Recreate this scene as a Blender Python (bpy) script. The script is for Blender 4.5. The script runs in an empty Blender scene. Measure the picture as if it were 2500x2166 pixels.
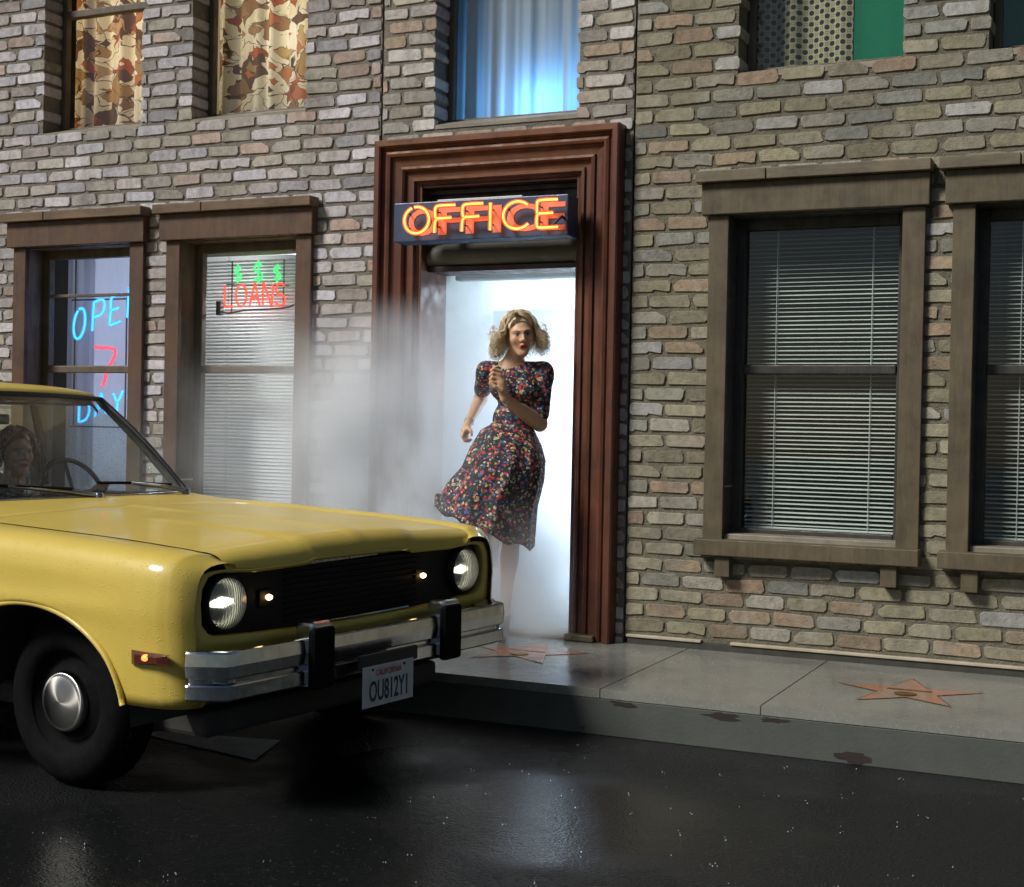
import bpy, bmesh, math, random
import numpy as np
from mathutils import Vector, Matrix

random.seed(7)
RN = np.random.RandomState(11)
R = math.radians
scene = bpy.context.scene
COL = scene.collection

# ------------------------------------------------------------------ camera
CAM = Vector((0.0, -7.3, 1.375))
PSI, PITCH, ROLL = R(25.14), R(-0.605), R(1.127)
fwd = Vector((-math.sin(PSI) * math.cos(PITCH), math.cos(PSI) * math.cos(PITCH), math.sin(PITCH)))
rt = fwd.cross(Vector((0, 0, 1))).normalized()
up = rt.cross(fwd)
r2 = math.cos(ROLL) * rt + math.sin(ROLL) * up
u2 = -math.sin(ROLL) * rt + math.cos(ROLL) * up
cd = bpy.data.cameras.new('camera')
cam = bpy.data.objects.new('camera', cd)
COL.objects.link(cam)
M4 = Matrix((r2, u2, -fwd)).transposed().to_4x4()
M4.translation = CAM
cam.matrix_world = M4
cd.sensor_width = 36.0
cd.sensor_fit = 'HORIZONTAL'
cd.lens = 50.4
cd.clip_start = 0.05
cd.clip_end = 500
scene.camera = cam

# ------------------------------------------------------------------ sky, sun, exposure
SUN_DIR = Vector((-0.62, -0.84, 0.92)).normalized()      # towards the light
world = bpy.data.worlds.new('World')
scene.world = world
world.use_nodes = True
wn = world.node_tree
sky = wn.nodes.new('ShaderNodeTexSky')
sky.sky_type = 'NISHITA'
sky.sun_disc = False
sky.sun_elevation = math.asin(SUN_DIR.z)
sky.sun_rotation = math.atan2(SUN_DIR.x, SUN_DIR.y)
bg = wn.nodes['Background']
bg.inputs['Strength'].default_value = 0.042
wn.links.new(sky.outputs[0], bg.inputs['Color'])
sd = bpy.data.lights.new('sun', 'SUN')
sd.energy = 3.7
sd.angle = R(16.0)
sd.color = (1.0, 0.965, 0.92)
sun = bpy.data.objects.new('sun', sd)
COL.objects.link(sun)
sun.rotation_euler = (-SUN_DIR).to_track_quat('-Z', 'Y').to_euler()
sun.location = SUN_DIR * 12

scene.view_settings.view_transform = 'Standard'
scene.view_settings.look = 'None'
scene.view_settings.exposure = 0.0
scene.view_settings.gamma = 1.0
scene.view_settings.use_curve_mapping = False
scene.render.engine = 'CYCLES'
cy = scene.cycles
cy.max_bounces = 10
cy.diffuse_bounces = 3
cy.glossy_bounces = 4
cy.transmission_bounces = 6
cy.transparent_max_bounces = 12
cy.volume_bounces = 8
cy.volume_max_steps = 128
cy.sample_clamp_indirect = 4.0
cy.caustics_reflective = False
cy.caustics_refractive = False
cy.use_denoising = True
try:
    cy.denoiser = 'OPENIMAGEDENOISE'
    cy.denoising_input_passes = 'RGB_ALBEDO_NORMAL'
except Exception:
    pass

# ------------------------------------------------------------------ helpers: objects
BASE = {}


def link(name, mesh, parent=None):
    o = bpy.data.objects.new(name, mesh)
    COL.objects.link(o)
    if parent is not None:
        o.parent = parent
        if parent.name in BASE:
            o.matrix_parent_inverse = Matrix.Translation(-BASE[parent.name])
    return o


def tag(o, label, cat, group=None):
    o['label'] = label
    o['category'] = cat
    if group:
        o['group'] = group
    return o


def kind(o, k):
    o['kind'] = k
    return o


def thing(name, label, cat, loc=(0, 0, 0), group=None, local=False):
    o = bpy.data.objects.new(name, None)
    COL.objects.link(o)
    o.empty_display_size = 0.1
    o.location = loc
    if not local:
        BASE[o.name] = Vector(loc)
    return tag(o, label, cat, group)


def mesh(name, V, F, mat, smooth=False):
    m = bpy.data.meshes.new(name)
    m.from_pydata([tuple(v) for v in V], [], [tuple(f) for f in F])
    if mat is not None:
        m.materials.append(mat)
    if smooth:
        m.polygons.foreach_set('use_smooth', [True] * len(m.polygons))
    m.update()
    return m


def mk(name, V, F, mat, parent=None, smooth=False):
    return link(name, mesh(name, V, F, mat, smooth), parent)


def from_bm(name, bm, mat, parent=None, smooth=False):
    bmesh.ops.recalc_face_normals(bm, faces=bm.faces)
    m = bpy.data.meshes.new(name)
    bm.to_mesh(m)
    bm.free()
    m.materials.append(mat)
    if smooth:
        m.polygons.foreach_set('use_smooth', [True] * len(m.polygons))
    return link(name, m, parent)


def bm_box(bm, x0, x1, y0, y1, z0, z1, bev=0.0):
    vs = [bm.verts.new((x, y, z)) for x in (x0, x1) for y in (y0, y1) for z in (z0, z1)]
    fs = [bm.faces.new([vs[i] for i in q]) for q in
          ((0, 1, 3, 2), (4, 6, 7, 5), (0, 4, 5, 1), (2, 3, 7, 6), (0, 2, 6, 4), (1, 5, 7, 3))]
    if bev:
        es = {e for f in fs for e in f.edges}
        bmesh.ops.bevel(bm, geom=list(es), offset=bev, segments=2, affect='EDGES', profile=0.5)


def box(name, x0, x1, y0, y1, z0, z1, mat, parent=None, bev=0.004):
    bm = bmesh.new()
    bm_box(bm, x0, x1, y0, y1, z0, z1, bev)
    return from_bm(name, bm, mat, parent)


def boxes(name, L, mat, parent=None, bev=0.003):
    bm = bmesh.new()
    for b in L:
        bm_box(bm, *b, bev)
    return from_bm(name, bm, mat, parent)


def grid(P, cu=False, cv=False, flip=False):
    P = np.asarray(P, float)
    n, m = P.shape[:2]
    F = []
    for i in range(n if cu else n - 1):
        for j in range(m if cv else m - 1):
            a, b = i * m + j, ((i + 1) % n) * m + j
            c, d = ((i + 1) % n) * m + (j + 1) % m, i * m + (j + 1) % m
            F.append((a, d, c, b) if flip else (a, b, c, d))
    return P.reshape(-1, 3).tolist(), F


def join(*parts):
    V, F = [], []
    for v, f in parts:
        k = len(V)
        V += list(v)
        F += [tuple(i + k for i in q) for q in f]
    return V, F


def tube(path, rad, sides=8, closed=False, caps=True):
    P = [Vector(p) for p in path]
    n = len(P)
    rr = rad if hasattr(rad, '__len__') else [rad] * n
    T = []
    for i in range(n):
        a = P[(i - 1) % n] if (closed or i > 0) else P[i]
        b = P[(i + 1) % n] if (closed or i < n - 1) else P[i]
        t = (b - a)
        T.append(t.normalized() if t.length > 1e-9 else Vector((0, 0, 1)))
    ref = Vector((0, 0, 1)) if abs(T[0].z) < 0.9 else Vector((1, 0, 0))
    nrm = T[0].cross(ref).normalized()
    rings = []
    for i in range(n):
        nrm = (nrm - T[i] * nrm.dot(T[i]))
        nrm = nrm.normalized() if nrm.length > 1e-6 else T[i].orthogonal().normalized()
        bi = T[i].cross(nrm)
        rings.append([P[i] + (nrm * math.cos(a) + bi * math.sin(a)) * rr[i]
                      for a in [2 * math.pi * k / sides for k in range(sides)]])
    V, F = grid([[tuple(v) for v in r] for r in rings], cu=closed, cv=True)
    if caps and not closed:
        F.append(tuple(range(sides - 1, -1, -1)))
        F.append(tuple((n - 1) * sides + k for k in range(sides)))
    return V, F


def smooth_path(pts, n=6, closed=False):
    P = [Vector(p) for p in pts]
    out = []
    N = len(P)
    for i in range(N if closed else N - 1):
        p0 = P[(i - 1) % N] if (closed or i > 0) else P[0]
        p1, p2 = P[i], P[(i + 1) % N]
        p3 = P[(i + 2) % N] if (closed or i < N - 2) else P[-1]
        for k in range(n):
            t = k / n
            out.append(0.5 * ((2 * p1) + (-p0 + p2) * t + (2 * p0 - 5 * p1 + 4 * p2 - p3) * t * t
                              + (-p0 + 3 * p1 - 3 * p2 + p3) * t ** 3))
    if not closed:
        out.append(P[-1])
    return out


def lathe(prof, n=32, axis='y', c=(0, 0, 0)):
    rows = []
    for r, h in prof:
        row = []
        for k in range(n):
            a = 2 * math.pi * k / n
            p = {'y': (r * math.cos(a), h, r * math.sin(a)), 'z': (r * math.cos(a), r * math.sin(a), h),
                 'x': (h, r * math.cos(a), r * math.sin(a))}[axis]
            row.append((p[0] + c[0], p[1] + c[1], p[2] + c[2]))
        rows.append(row)
    return grid(rows, cv=True)


def interp(x, xs, ys):
    return float(np.interp(x, xs, ys))


# ------------------------------------------------------------------ helpers: materials
class NT:
    def __init__(s, name):
        s.m = bpy.data.materials.new(name)
        s.m.use_nodes = True
        s.t = s.m.node_tree
        s.n = s.t.nodes
        s.b = s.n.get('Principled BSDF')
        s.out = s.n.get('Material Output')

    def new(s, typ, **kw):
        x = s.n.new('ShaderNode' + typ)
        for k, v in kw.items():
            setattr(x, k, v)
        return x

    def L(s, a, b):
        s.t.links.new(a, b)

    def set(s, node, **kw):
        for k, v in kw.items():
            node.inputs[k.replace('_', ' ')].default_value = v

    def pos(s, scale=(1, 1, 1), obj=False):
        mp = s.new('Mapping')
        if obj:
            s.L(s.new('TexCoord').outputs['Object'], mp.inputs[0])
        else:
            s.L(s.new('NewGeometry').outputs['Position'], mp.inputs[0])
        mp.inputs['Scale'].default_value = scale
        return mp.outputs[0]

    def noise(s, vec, scale, detail=4, rough=0.55, dist=0.0):
        x = s.new('TexNoise')
        s.L(vec, x.inputs['Vector'])
        s.set(x, Scale=scale, Detail=detail, Roughness=rough, Distortion=dist)
        return x.outputs['Fac']

    def ramp(s, fac, stops, interp='LINEAR'):
        x = s.new('ValToRGB')
        x.color_ramp.interpolation = interp
        e = x.color_ramp.elements
        while len(e) < len(stops):
            e.new(0.5)
        for el, (p, c) in zip(e, stops):
            el.position = p
            el.color = (c, c, c, 1) if not hasattr(c, '__len__') else (*c, 1)
        if fac is not None:
            s.L(fac, x.inputs[0])
        return x.outputs[0]

    def mix(s, fac, a, b, mode='MIX'):
        x = s.new('Mix', data_type='RGBA', blend_type=mode)
        for sock, v in ((x.inputs[0], fac), (x.inputs[6], a), (x.inputs[7], b)):
            if hasattr(v, 'links') or hasattr(v, 'is_output'):
                s.L(v, sock)
            elif hasattr(v, '__len__'):
                sock.default_value = (*v, 1)
            else:
                sock.default_value = v
        return x.outputs[2]

    def math(s, op, a, b=None, clamp=False):
        x = s.new('Math', operation=op, use_clamp=clamp)
        for i, v in enumerate((a, b)):
            if v is None:
                continue
            if hasattr(v, 'is_output'):
                s.L(v, x.inputs[i])
            else:
                x.inputs[i].default_value = v
        return x.outputs[0]

    def mr(s, v, a, b, c, d, smooth=True):
        x = s.new('MapRange', interpolation_type='SMOOTHSTEP' if smooth else 'LINEAR')
        s.L(v, x.inputs[0])
        for i, q in enumerate((a, b, c, d)):
            x.inputs[i + 1].default_value = q
        return x.outputs[0]

    def bump(s, h, strength=0.3, dist=0.01, normal=None):
        x = s.new('Bump')
        s.set(x, Strength=strength, Distance=dist)
        s.L(h, x.inputs['Height'])
        if normal is not None:
            s.L(normal, x.inputs['Normal'])
        s.L(x.outputs[0], s.b.inputs['Normal'])
        return x.outputs[0]


def simple(name, c1, c2=None, ns=10.0, rough=0.6, rough2=None, metal=0.0, bump=0.0, bs=80.0,
           stretch=(1, 1, 1), coat=0.0, spec=0.5, obj=False, bd=0.004):
    t = NT(name)
    v = t.pos(stretch, obj)
    if c2 is None:
        c2 = tuple(x * 0.72 for x in c1)
    f = t.ramp(t.noise(v, ns, 6, 0.6), [(0.3, 0.0), (0.7, 1.0)])
    t.L(t.mix(f, c1, c2), t.b.inputs['Base Color'])
    if rough2 is None:
        t.b.inputs['Roughness'].default_value = rough
    else:
        t.L(t.mr(t.noise(v, ns * 1.7, 4), 0.3, 0.7, rough, rough2), t.b.inputs['Roughness'])
    t.b.inputs['Metallic'].default_value = metal
    t.b.inputs['Specular IOR Level'].default_value = spec
    t.b.inputs['Coat Weight'].default_value = coat
    t.b.inputs['Coat Roughness'].default_value = 0.08
    if bump:
        t.bump(t.noise(v, bs, 5, 0.6), bump, bd)
    return t.m


def emit(name, col, strength):
    t = NT(name)
    t.set(t.b, Base_Color=(*[min(1, c) for c in col], 1), Emission_Color=(*col, 1), Emission_Strength=strength,
          Roughness=0.3)
    return t.m


def brick_mat(name, pal, island, washc=(.47, .45, .42), gain=(1.30, 1.29, 1.30)):
    t = NT(name)
    if island:
        rnd = t.new('NewGeometry').outputs['Random Per Island']
    else:
        rnd = t.new('ObjectInfo').outputs['Random']
    pal = [tuple(min(.62, c * m_) for c, m_ in zip(q, gain)) for q in pal]
    n = len(pal)
    base = t.ramp(rnd, [(i / n, c) for i, c in enumerate(pal)], 'CONSTANT')
    v = t.pos()
    # second random for brightness
    h = t.math('FRACT', t.math('MULTIPLY', rnd, 37.7))
    br = t.mr(h, 0, 1, 0.74, 1.18, False)
    col = t.mix(1.0, base, br, 'MULTIPLY')
    n1 = t.ramp(t.noise(v, 26, 8, 0.72), [(0.25, 0.50), (0.52, 1.0), (0.8, 1.28)])
    col = t.mix(1.0, col, n1, 'MULTIPLY')
    wash = t.ramp(t.noise(v, 5.0, 5, 0.6), [(0.52, 0.0), (0.72, 0.55)])
    col = t.mix(wash, col, washc)
    grime = t.ramp(t.noise(v, 2.2, 5, 0.65), [(0.56, 0.0), (0.75, 0.55)])
    col = t.mix(grime, col, (0.10, 0.095, 0.075))
    stk = t.ramp(t.noise(t.pos((9, 9, .8)), 1.0, 5, .65), [(.50, 0.0), (.72, .45)])
    col = t.mix(stk, col, (.13, .12, .095))
    pores = t.ramp(t.noise(v, 130, 3, 0.6), [(0.28, 0.35), (0.38, 1.0)])
    col = t.mix(1.0, col, pores, 'MULTIPLY')
    t.L(col, t.b.inputs['Base Color'])
    t.b.inputs['Roughness'].default_value = 0.78
    b1 = t.noise(v, 38, 6, 0.7)
    b2 = t.noise(v, 160, 4, 0.6)
    t.bump(t.math('ADD', t.math('MULTIPLY', b1, 1.6), t.math('MULTIPLY', b2, 0.9)), 0.6, 0.008)
    return t.m


PAL_L = [(.33, .285, .235), (.40, .355, .31), (.29, .26, .22), (.43, .41, .40), (.37, .27, .20), (.345, .31, .25),
         (.46, .43, .40), (.30, .285, .27), (.38, .34, .30), (.33, .255, .20), (.41, .385, .36), (.31, .28, .21)]
PAL_C = [(.33, .29, .22), (.38, .335, .27), (.30, .27, .21), (.42, .40, .36), (.35, .27, .18), (.36, .32, .235),
         (.44, .42, .37), (.28, .265, .22), (.36, .27, .195), (.35, .32, .27)]
PAL_R = [(.215, .195, .115), (.25, .23, .145), (.185, .182, .13), (.31, .31, .265), (.245, .19, .115), (.23, .213, .125),
         (.20, .203, .16), (.265, .243, .158), (.225, .205, .13), (.26, .19, .118), (.26, .248, .185), (.205, .188, .11)]  # tan bricks; their darker level also stands in for light falling off rightwards


def mortar_mat(name, c1, c2):
    t = NT(name)
    v = t.pos()
    f = t.ramp(t.noise(v, 9, 8, 0.7), [(0.3, 0.0), (0.7, 1.0)])
    t.L(t.mix(f, c1, c2), t.b.inputs['Base Color'])
    t.b.inputs['Roughness'].default_value = 0.92
    t.bump(t.math('ADD', t.noise(v, 90, 6, 0.7), t.math('MULTIPLY', t.noise(v, 24, 4), 1.4)), 1.0, 0.014)
    return t.m


def wood_mat(name, c1, c2, vert=True, rough=0.5, coat=0.0, ns=9.0):
    t = NT(name)
    v = t.pos((3.2, 3.2, 0.35) if vert else (0.35, 3.2, 3.2))
    v0 = t.pos()
    f = t.ramp(t.noise(v, ns, 8, 0.65, 0.6), [(0.3, 0.0), (0.68, 1.0)])
    col = t.mix(f, c1, c2)
    w = t.ramp(t.noise(v0, 4.5, 6, 0.7), [(0.25, 0.55), (0.6, 1.1)])
    col = t.mix(1.0, col, w, 'MULTIPLY')
    t.L(col, t.b.inputs['Base Color'])
    t.L(t.mr(t.noise(v0, 14, 5), 0.3, 0.7, rough - 0.12, rough + 0.18), t.b.inputs['Roughness'])
    t.b.inputs['Coat Weight'].default_value = coat
    t.bump(t.noise(v, ns * 4, 6, 0.7), 0.35, 0.004)
    return t.m


def glass_mat(name, tint=(0.9, 0.95, 0.95), rain=False, ior=1.45):
    t = NT(name)
    tr = t.new('BsdfTransparent')
    tr.inputs[0].default_value = (*tint, 1)
    gl = t.new('BsdfGlossy')
    gl.inputs['Roughness'].default_value = 0.03
    gl.inputs['Color'].default_value = (1, 1, 1, 1)
    fr = t.new('LayerWeight')
    f5 = t.math('POWER', fr.outputs['Facing'], 4.5)
    f0 = ((ior - 1) / (ior + 1)) ** 2 * 1.6
    ms = t.new('MixShader')
    t.L(t.math('ADD', t.math('MULTIPLY', f5, 1 - f0), f0), ms.inputs[0])
    t.L(tr.outputs[0], ms.inputs[1])
    t.L(gl.outputs[0], ms.inputs[2])
    last = ms.outputs[0]
    v = t.pos()
    bp = t.new('Bump')
    t.L(t.noise(v, 6 if not rain else 90, 3), bp.inputs['Height'])
    t.set(bp, Strength=0.05 if not rain else 0.35, Distance=0.004)
    t.L(bp.outputs[0], gl.inputs['Normal'])
    t.L(bp.outputs[0], fr.inputs['Normal'])
    if rain:
        # beads and runs of water that scatter some light
        vs = t.pos((1, 1, 0.45))
        vo = t.new('TexVoronoi')
        t.L(vs, vo.inputs['Vector'])
        vo.inputs['Scale'].default_value = 95
        d = t.ramp(vo.outputs['Distance'], [(0.22, 1.0), (0.36, 0.0)])
        k = t.ramp(t.noise(v, 16, 4, 0.6), [(0.36, 0.0), (0.52, 1.0)])
        dif = t.new('BsdfPrincipled')
        t.set(dif, Base_Color=(0.45, 0.5, 0.48, 1), Roughness=0.25)
        m2 = t.new('MixShader')
        t.L(t.math('MULTIPLY', t.math('MULTIPLY', d, k), 0.33), m2.inputs[0])
        t.L(last, m2.inputs[1])
        t.L(dif.outputs[0], m2.inputs[2])
        last = m2.outputs[0]
    t.L(last, t.out.inputs['Surface'])
    return t.m


def cloth_mat(name, build, trans=0.5, rough=0.9):
    """diffuse + translucent cloth; build(t) returns a colour socket"""
    t = NT(name)
    c = build(t)
    t.L(c, t.b.inputs['Base Color'])
    t.b.inputs['Roughness'].default_value = rough
    tl = t.new('BsdfTranslucent')
    t.L(c, tl.inputs[0])
    ms = t.new('MixShader')
    ms.inputs[0].default_value = trans
    t.L(t.b.outputs[0], ms.inputs[1])
    t.L(tl.outputs[0], ms.inputs[2])
    t.L(ms.outputs[0], t.out.inputs['Surface'])
    return t.m


MAT = {}
MAT['mortar_l'] = mortar_mat('mortar_l', (.165, .148, .12), (.25, .225, .185))
MAT['mortar_r'] = mortar_mat('mortar_r', (.135, .122, .085), (.215, .195, .14))
MAT['trim_l'] = wood_mat('trim_l', (.068, .034, .017), (.105, .055, .027), True, 0.55)
MAT['trim_r'] = wood_mat('trim_r', (.078, .059, .031), (.122, .096, .052), True, 0.6)
MAT['crown_l'] = wood_mat('crown_l', (.17, .11, .055), (.11, .065, .036), False, 0.6)
MAT['crown_r'] = wood_mat('crown_r', (.17, .14, .085), (.12, .095, .058), False, 0.6)
MAT['sash'] = wood_mat('sash', (.15, .115, .075), (.09, .07, .045), True, 0.55)
MAT['sash_dark'] = wood_mat('sash_dark', (.055, .05, .04), (.03, .028, .025), True, 0.5)
MAT['sill'] = wood_mat('sill', (.30, .27, .20), (.19, .165, .12), False, 0.6)
MAT['door_wood'] = wood_mat('door_wood', (.125, .036, .013), (.072, .02, .008), True, 0.55, 0.0)
MAT['door_wood_h'] = wood_mat('door_wood_h', (.175, .062, .018), (.105, .036, .012), False, 0.6, 0.0)
MAT['door_dark'] = wood_mat('door_dark', (.05, .018, .012), (.03, .012, .01), True, 0.45)
MAT['black'] = simple('black', (.012, .012, .014), (.02, .02, .02), 20, 0.55)
MAT['rubber'] = simple('rubber', (.006, .006, .006), (.010, .010, .010), 20, 0.75, bump=0.2, bs=60, spec=.04)
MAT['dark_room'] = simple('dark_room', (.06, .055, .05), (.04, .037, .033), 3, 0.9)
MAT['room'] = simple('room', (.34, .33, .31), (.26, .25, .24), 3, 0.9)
MAT['vestibule'] = simple('vestibule', (.30, .31, .30), (.20, .21, .20), 3, 0.8)
MAT['glass'] = glass_mat('glass')
MAT['chrome'] = simple('chrome', (.62, .64, .66), (.45, .47, .50), 14, 0.10, 0.22, 1.0, 0.05, 30)
MAT['steel'] = simple('steel', (.40, .40, .40), (.25, .25, .25), 30, 0.28, 0.4, 1.0)
MAT['white_paint'] = simple('white_paint', (.72, .72, .70), (.6, .6, .58), 6, 0.5)
MAT['blind'] = simple('blind', (.62, .66, .58), (.5, .54, .48), 4, 0.38)
MAT['blind_white'] = simple('blind_white', (.80, .80, .80), (.7, .7, .7), 4, 0.4)
MAT['bracket'] = simple('bracket', (.05, .05, .045), None, 10, 0.6)

# ------------------------------------------------------------------ setting: road, sidewalk
def road_mat():
    t = NT('wet_asphalt')
    v = t.pos()
    f = t.ramp(t.noise(v, 190, 5, 0.75), [(0.38, 0.0), (0.66, 1.0)])
    col = t.mix(f, (.003, .004, .0045), (.020, .021, .0205))
    vo = t.new('TexVoronoi')
    t.L(v, vo.inputs['Vector'])
    vo.inputs['Scale'].default_value = 75
    sp = t.ramp(vo.outputs['Distance'], [(0.14, 1.0), (0.30, 0.0)])
    sel = t.ramp(t.noise(v, 31, 3), [(0.52, 0.0), (0.62, 1.0)])
    col = t.mix(t.math('MULTIPLY', sp, sel), col, (.075, .075, .07))
    t.L(col, t.b.inputs['Base Color'])
    n_ = t.noise(v, 0.9, 4, 0.55)
    pud = t.ramp(n_, [(0.47, 0.0), (0.63, 1.0)])
    for px_, py_, rx_ in ((-2.04, -2.60, .62), (-3.25, -3.85, .55), (-2.5, -3.5, .5)):
        dv = t.new('VectorMath', operation='DISTANCE')
        t.L(v, dv.inputs[0])
        dv.inputs[1].default_value = (px_, py_, 0)
        dd = t.math('SUBTRACT', dv.outputs['Value'], t.math('MULTIPLY', n_, .8))
        pud = t.math('MAXIMUM', pud, t.mr(dd, rx_ - .55, rx_ - .15, 1, 0))
    t.L(t.mr(pud, 0, 1, 0.36, 0.055, False), t.b.inputs['Roughness'])
    t.b.inputs['Specular IOR Level'].default_value = 0.40
    big = t.noise(v, 130, 4, 0.7)
    vg = t.new('TexVoronoi')
    t.L(v, vg.inputs['Vector'])
    vg.inputs['Scale'].default_value = 95
    stone = t.math('SUBTRACT', 1.0, vg.outputs['Distance'])
    rip = t.noise(v, 14, 3, 0.6)
    k = t.mr(pud, 0, 1, 1.0, 0.16, False)
    hgt = t.math('ADD', t.math('MULTIPLY', t.math('ADD', big, stone), k), t.math('MULTIPLY', rip, 0.35))
    t.bump(hgt, 0.8, 0.006)
    return t.m


MAT['road'] = road_mat()
road = kind(mk('road', [(-70, -70, 0), (70, -70, 0), (70, 40, 0), (-70, 40, 0)], [(0, 1, 2, 3)], MAT['road']), 'structure')


def terrazzo(name, c1, c2, speck):
    t = NT(name)
    v = t.pos()
    f = t.ramp(t.noise(v, 3.0, 7, 0.65), [(0.3, 0.0), (0.7, 1.0)])
    col = t.mix(f, c1, c2)
    vo = t.new('TexVoronoi')
    t.L(v, vo.inputs['Vector'])
    vo.inputs['Scale'].default_value = 70
    col = t.mix(t.ramp(vo.outputs['Distance'], [(0.12, 0.7), (0.3, 0.0)]), col, speck)
    st = t.ramp(t.noise(v, 1.6, 6, 0.7), [(0.5, 1.0), (0.72, 0.62)])
    col = t.mix(1.0, col, st, 'MULTIPLY')
    t.L(col, t.b.inputs['Base Color'])
    t.L(t.mr(t.noise(v, 2.4, 5), 0.35, 0.65, 0.07, 0.26), t.b.inputs['Roughness'])
    t.bump(t.noise(v, 45, 4), 0.22, 0.004)
    return t.m


MAT['slab'] = terrazzo('slab', (.25, .25, .22), (.185, .19, .165), (.35, .345, .30))
def worn_star(m):
    t = m.node_tree
    b = t.nodes['Principled BSDF']
    src = b.inputs['Base Color'].links[0].from_socket
    g = t.nodes.new('ShaderNodeNewGeometry')
    n = t.nodes.new('ShaderNodeTexNoise')
    t.links.new(g.outputs['Position'], n.inputs['Vector'])
    n.inputs['Scale'].default_value = 9.0
    n.inputs['Detail'].default_value = 7.0
    n.inputs['Roughness'].default_value = .7
    r = t.nodes.new('ShaderNodeValToRGB')
    r.color_ramp.elements[0].position, r.color_ramp.elements[1].position = .43, .66
    t.links.new(n.outputs['Fac'], r.inputs[0])
    x = t.nodes.new('ShaderNodeMix')
    x.data_type = 'RGBA'
    t.links.new(r.outputs[0], x.inputs[0])
    t.links.new(src, x.inputs[6])
    x.inputs[7].default_value = (.27, .24, .19, 1)
    t.links.new(x.outputs[2], b.inputs['Base Color'])


MAT['star'] = terrazzo('star', (.45, .165, .095), (.36, .12, .07), (.50, .30, .16))
worn_star(MAT['star'])
MAT['brass'] = simple('brass', (.62, .40, .12), (.42, .25, .07), 20, 0.25, 0.4, 1.0)


def curb_mat():
    t = NT('curb_paint')
    v = t.pos()
    f = t.ramp(t.noise(v, 3.0, 7, 0.65), [(0.3, 0.0), (0.7, 1.0)])
    col = t.mix(f, (.060, .068, .060), (.095, .10, .088))
    vv = t.pos((1.0, 1.0, 1.6))
    pe = t.ramp(t.noise(vv, 3.1, 5, 0.6, 0.3), [(0.655, 0.0), (0.665, 1.0)])
    col = t.mix(pe, col, (.055, .026, .022))
    t.L(col, t.b.inputs['Base Color'])
    t.b.inputs['Roughness'].default_value = 0.55
    t.bump(t.math('SUBTRACT', t.noise(v, 60, 4), pe), 0.3, 0.004)
    return t.m


MAT['curb'] = curb_mat()
EDGE, SW0, SW1 = -1.285, 0.208, 0.226          # kerb line, top at the kerb, top at the wall


def swz(y):
    return SW1 + (SW0 - SW1) * (y / EDGE)


walk = box('sidewalk', -16, 9, EDGE + 0.02, 0.24, -0.2, 0.19, MAT['curb'], None, 0)
kind(walk, 'structure')
BASE[walk.name] = Vector((0, 0, 0))
# slabs with open joints
xs = [-16, -13.6, -11.2, -8.9, -6.95, -5.05, -3.72, -2.36, -1.62, 0.35, 2.3, 4.5, 9]
for a, b in zip(xs[:-1], xs[1:]):
    for (ya, yb) in ((EDGE, 0.24),):
        V = []
        for x in (a + 0.0009, b - 0.0009):
            for y in (ya, yb):
                V += [(x, y, swz(y)), (x, y, 0.165)]
        bm = bmesh.new()
        vs = [bm.verts.new(p) for p in V]
        for q in ((0, 2, 6, 4), (1, 5, 7, 3), (0, 1, 3, 2), (4, 6, 7, 5), (0, 4, 5, 1), (2, 3, 7, 6)):
            bm.faces.new([vs[i] for i in q])
        bmesh.ops.recalc_face_normals(bm, faces=bm.faces)
        bmesh.ops.bevel(bm, geom=list(bm.edges), offset=0.003, segments=2, affect='EDGES')
        from_bm('slab', bm, MAT['slab'], walk)
box('kerb_face', -16, 9, EDGE + 0.004, EDGE + 0.03, 0.0, 0.164, MAT['curb'], walk, 0.003)
# worn patches on the kerb face
MAT['worn'] = simple('worn', (.034, .020, .019), (.018, .012, .012), 18, 0.8)
for cx, w, zb, zt in ((-1.22, .085, .004, .052), (-1.80, .10, .124, .162), (-1.56, .07, .138, .162), (-2.24, .09, .136, .162)):
    rg = random.Random(int(cx * 100))
    P = []
    for k in range(16):
        a = 2 * math.pi * k / 16
        q = .45 + .75 * rg.random()
        x_, z_ = cx + w * math.cos(a) * q, (zb + zt) / 2 + (zt - zb) * .62 * math.sin(a) * q
        P.append((x_, EDGE + .0025, min(zt, max(zb, z_))))
    mk('worn_patch', P, [tuple(range(16))], MAT['worn'], walk)


def star(cx, cy, r, rot):
    def poly(r1, r0):
        P = []
        for k in range(10):
            a = rot + math.pi / 2 + k * math.pi / 5
            q = r1 if k % 2 == 0 else r0
            P.append((cx + q * math.cos(a), cy + q * math.sin(a)))
        return P
    A = poly(r, r * .40)
    Bp = poly(r + .011, r * .40 + .005)
    h = lambda y, d: swz(y) + d
    V = [(x, y, h(y, .0025)) for x, y in A] + [(cx, cy, h(cy, .0025))]
    s = mk('star', V, [(k, (k + 1) % 10, 10) for k in range(10)], MAT['star'], walk)
    V2 = [(x, y, h(y, .0040)) for x, y in A] + [(x, y, h(y, .0040)) for x, y in Bp]
    mk('star_border', V2, [(k, 10 + k, 10 + (k + 1) % 10, (k + 1) % 10) for k in range(10)], MAT['brass'], s)
    V3 = [(cx + .05 * math.cos(a), cy - .06 + .05 * math.sin(a), h(cy, .0045)) for a in [i * math.pi / 8 for i in range(16)]]
    mk('emblem', V3, [tuple(range(16))], MAT['brass'], s)
    V4 = [(cx - .10, cy + .03, h(cy, .0045)), (cx + .10, cy + .03, h(cy, .0045)), (cx + .10, cy + .055, h(cy, .0045)), (cx - .10, cy + .055, h(cy, .0045))]
    mk('name_bar', V4, [(0, 1, 2, 3)], MAT['brass'], s)
    return s


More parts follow.
